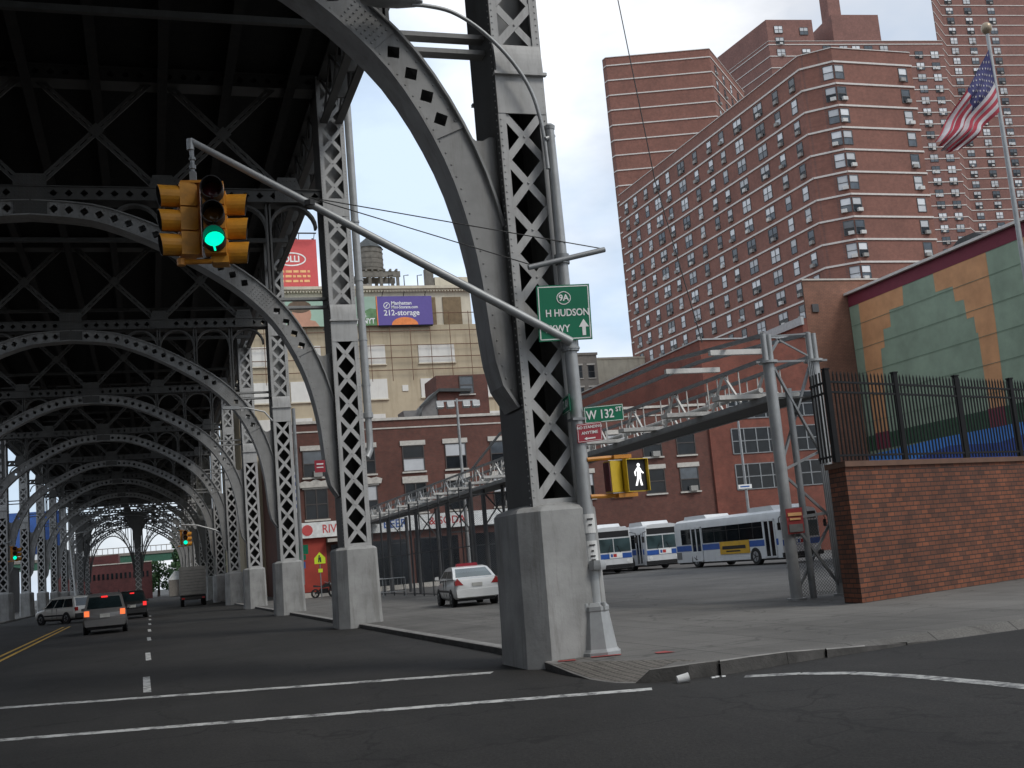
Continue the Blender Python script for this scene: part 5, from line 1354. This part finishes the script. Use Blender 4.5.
b=MB(); b.tube([(41.9,75,0),(41.9,75,11.6),(41.3,75,12.0),(40.4,75,12.1)],[.12,.08,.06,.05],8); b.lathe([(.2,0),(.2,.4),(.13,.5)],(41.9,75,0),n=8); b.build('shaft','galvanised',lp,smooth=40)
b=MB(); b.box(39.8,40.5,74.85,75.15,12.05,12.2); b.build('lamp_head','galvanised',lp)
b=MB(); b.box(41.2,42.3,74.8,74.84,5.15,5.45); b.box(41.35,42.1,74.79,74.8,5.25,5.35,1); b.build('sign','bb_white' if False else ['sign_white','sign_blue'],lp)
sp_=thing('sign_post',(7.6,62.5,0),'far grey sign post with green street name blades beside a right hand pedestal','sign post')
b=MB(); b.tube([(7.6,62.5,0),(7.6,62.5,7.6)],[.1,.07],8); b.lathe([(.22,0),(.2,.5),(.12,.6)],(7.6,62.5,0),n=8); b.build('shaft','galvanised_dull',sp_)
b=MB(); b.box(7.3,8.1,62.35,62.38,2.75,3.25); b.box(7.2,7.95,62.3,62.33,2.45,2.72); b.build('street_blade','sign_green',sp_)
b=MB(); b.box(7.5,7.9,62.3,62.33,2.0,2.35); b.build('lower_plate','sign_blue',sp_)
b=MB(); b.box(7.5,7.8,62.33,62.36,5.0,7.2); 
for k in range(5): b.box(7.55,7.75,62.325,62.33,5.25+.4*k,5.45+.4*k,1)
b.build('banner',['bb_white','bus_blue'],sp_)
b=MB(); b.tube([(11.2,80.5,0),(11.2,80.5,3.1)],.04,8,1); b.prism([(10.82,2.35),(11.58,2.35),(11.58,2.75),(11.2,3.15),(10.82,2.75)],lambda u,v,t:(u,t,v),80.40,80.42)
b.prism([(11.07,2.45),(11.15,2.45),(11.17,2.65),(11.2,2.45),(11.3,2.45),(11.28,2.8),(11.1,2.8)],lambda u,v,t:(u,t,v),80.395,80.4,2); b.lathe([(.06,80.39),(.06,80.4)],(11.17,0,2.88),'y',10,2); b.box(11.05,11.35,80.40,80.42,1.75,2.0)
solo(b,'school_sign',['school_lime','galvanised_dull','ink'],'lime yellow five sided school crossing sign on a thin post before the beer store','road sign')
b=MB(); b.box(5.0,5.33,35.80,35.82,4.76,5.14); b.box(5.06,5.27,35.79,35.80,5.0,5.04,1); b.box(5.06,5.27,35.79,35.80,4.9,4.93,1)
solo(b,'red_sign',['sign_red','sign_white'],'small dark red sign fixed to the second column where its arch lands','road sign')
sl=thing('street_lamp',(5.3,54.6,9.4),'pale curved street lamp arm bracketed to the third column, below the arch','street lamp')
b=MB(); b.tube([(5.75,54.55,9.0),(5.4,54.55,9.45),(4.6,54.5,9.65),(4.2,54.5,9.65)],.04,8); b.build('arm','galvanised',sl,smooth=40)
b=MB(); b.prism([(4.25,9.6),(3.5,9.62),(3.45,9.7),(3.6,9.78),(4.25,9.74)],lambda u,v,t:(u,t,v),54.38,54.62); b.build('lamp_head','galvanised',sl)
sl=thing('street_lamp',(-9.6,150,0),'white leaning street lamp pole before the far red brick building','street lamp')
b=MB(); b.tube([(-8.6,150,0),(-9.3,150,8.2),(-8.8,150,9.0),(-8.0,150,9.2)],[.16,.1,.08,.07],8); b.build('shaft','bb_white',sl,smooth=40)
b=MB(); b.box(-8.1,-7.3,149.85,150.15,9.15,9.3); b.build('lamp_head','galvanised',sl)
# west side of the avenue: unseen warehouse added to cut light under the viaduct
wh=thing('warehouse',(-30,20,0),'unseen brick warehouse added left of the viaduct to shade the avenue','warehouse')
b=MB(); b.box(-44,-20,-150,96,-.1,13); b.build('wall','brick_red',wh)
b=MB(); b.box(-44,-19.8,-150,96.2,13,13.3); b.build('coping','stone_lintel',wh)
wm=winmesh(2.2,2.4,['frame_dark','window_dark','window_dark','ac_unit','stone_lintel'],True,None,sill=.15,lintel=.3)
for k in range(16):
    for z in (5.5,10): place(wm,wh,(-20,-12+6.6*k,z),rad(90))
# end of the avenue
rb=thing('far_brick_building',(-8,240,0),'long low far red brick building closing the avenue at the left','building')
b=MB(); b.box(-17,.2,238,256,-.2,7.0); b.prism([(-17,7),(-6,7),(-6,9),(-15,8.6)],lambda u,v,t:(u,t,v),240,254); b.build('wall','brick_far_red',rb)
b=MB()
for k in range(20): b.box(-16.4+.82*k,-16.0+.82*k,237.93,238,4.2,5.3)
b.build('windows','window_dark',rb); b=MB(); b.box(-17.1,.3,237.9,238.3,7.0,7.2); b.build('coping','stone_lintel',rb)
hb=thing('green_overpass',(0,262,7),'green steel overpass with a pale railing crossing the far end of the avenue','bridge')
b=MB(); b.box(-45,45,262,264,7.6,9.2); b.build('girder','bridge_green',hb)
b=MB(); b.box(-45,45,261.8,264.2,9.2,9.8); b.box(-45,45,261.85,262,10.9,11.05); k=-45
while k<45: b.box(k,k+.12,261.85,262,9.8,10.95); k+=1.1
b.build('railing','grey_stone',hb)
b=MB()
for x in (-30,-18,8,22,38): b.box(x-.5,x+.5,262.4,263.6,-.2,7.6)
b.build('pier','grey_stone',hb)
b=MB(); b.box(-26,-13.5,205.9,206.2,9.0,16.0); 
for x in (-24,-15.5): b.tube([(x,206.3,-.1),(x,206.3,15.5)],.2,8,1)
solo(b,'billboard',['bb_blue','dark_iron'],'blue billboard far off between the left columns','billboard')
b=MB(); b.box(-40,-19,150,190,-.1,6.2); b.box(-40.2,-18.9,149.8,190.2,6.2,6.5,1)
solo(b,'shed',['steel_dark','roof_dark'],'dark low shed beyond the left columns','shed')
b=MB(); b.box(3.2,9.5,225,236,.0,3.0,0); b.prism([(3.0,3.0),(9.7,3.0),(8.5,4.6),(4.2,4.6)],lambda u,v,t:(u,t,v),225,236,1)
solo(b,'kiosk',['grey_stone','bb_white'],'pale roofed small building at the far end of the avenue, left of the box truck','building')
def tree(loc,label,h,r,n,seed):
    rg=random.Random(seed); t=thing('tree',loc,label,'tree','trees at the far end of the avenue',0,True)
    b=MB(); b.tube([(0,0,-.1),(.1,0,h*.3),(.2,.1,h*.62)],[.32,.24,.1],8)
    for k in range(6):
        a=rg.uniform(0,6.28); b.tube([(.1,0,h*(.28+.05*k)),(r*.4*math.cos(a),r*.4*math.sin(a),h*(.5+.06*k))],[.12,.04],6)
    b.build('trunk','bark',t)
    b=MB(); cl=[]
    for k in range(34):
        a=rg.uniform(0,6.28); u=rg.uniform(.3,1); q=r*(1-abs(u-.58)*1.25)*rg.uniform(.25,1.0); cl.append((q*math.cos(a),q*math.sin(a),h*u,rg.uniform(.22,.4)*r))
    for k in range(n):
        x,y,z,cr=rg.choice(cl); v=Vector((rg.gauss(0,1),rg.gauss(0,1),rg.gauss(0,1))).normalized()*cr*rg.uniform(.55,1.05); c=Vector((x,y,z))+v*Vector((1,1,.75)).length/1.6
        nrm=Vector((rg.gauss(0,1),rg.gauss(0,1),rg.gauss(0,1)+.5)).normalized(); a=nrm.orthogonal().normalized(); e=nrm.cross(a); s=rg.uniform(.13,.26)
        b.quad(c-a*s-e*s*.6,c+a*s-e*s*.6,c+a*s*.6+e*s,c-a*s*.6+e*s)
    b.build('crown','leaf',t)
tree((6.8,232,0),'dense dark green tree behind the box truck',12,4.2,5000,1)
tree((13.5,236,0),'broad green tree far off behind the right hand columns',11,4.5,4000,2)
tree((1.5,268,0),'low green tree under the far overpass',7,4.,2500,3)
for _b in [m for m in bpy.data.meshes if m.users==0]: bpy.data.meshes.remove(_b)
for o in bpy.data.objects:
    if '_o' in o: del o['_o']
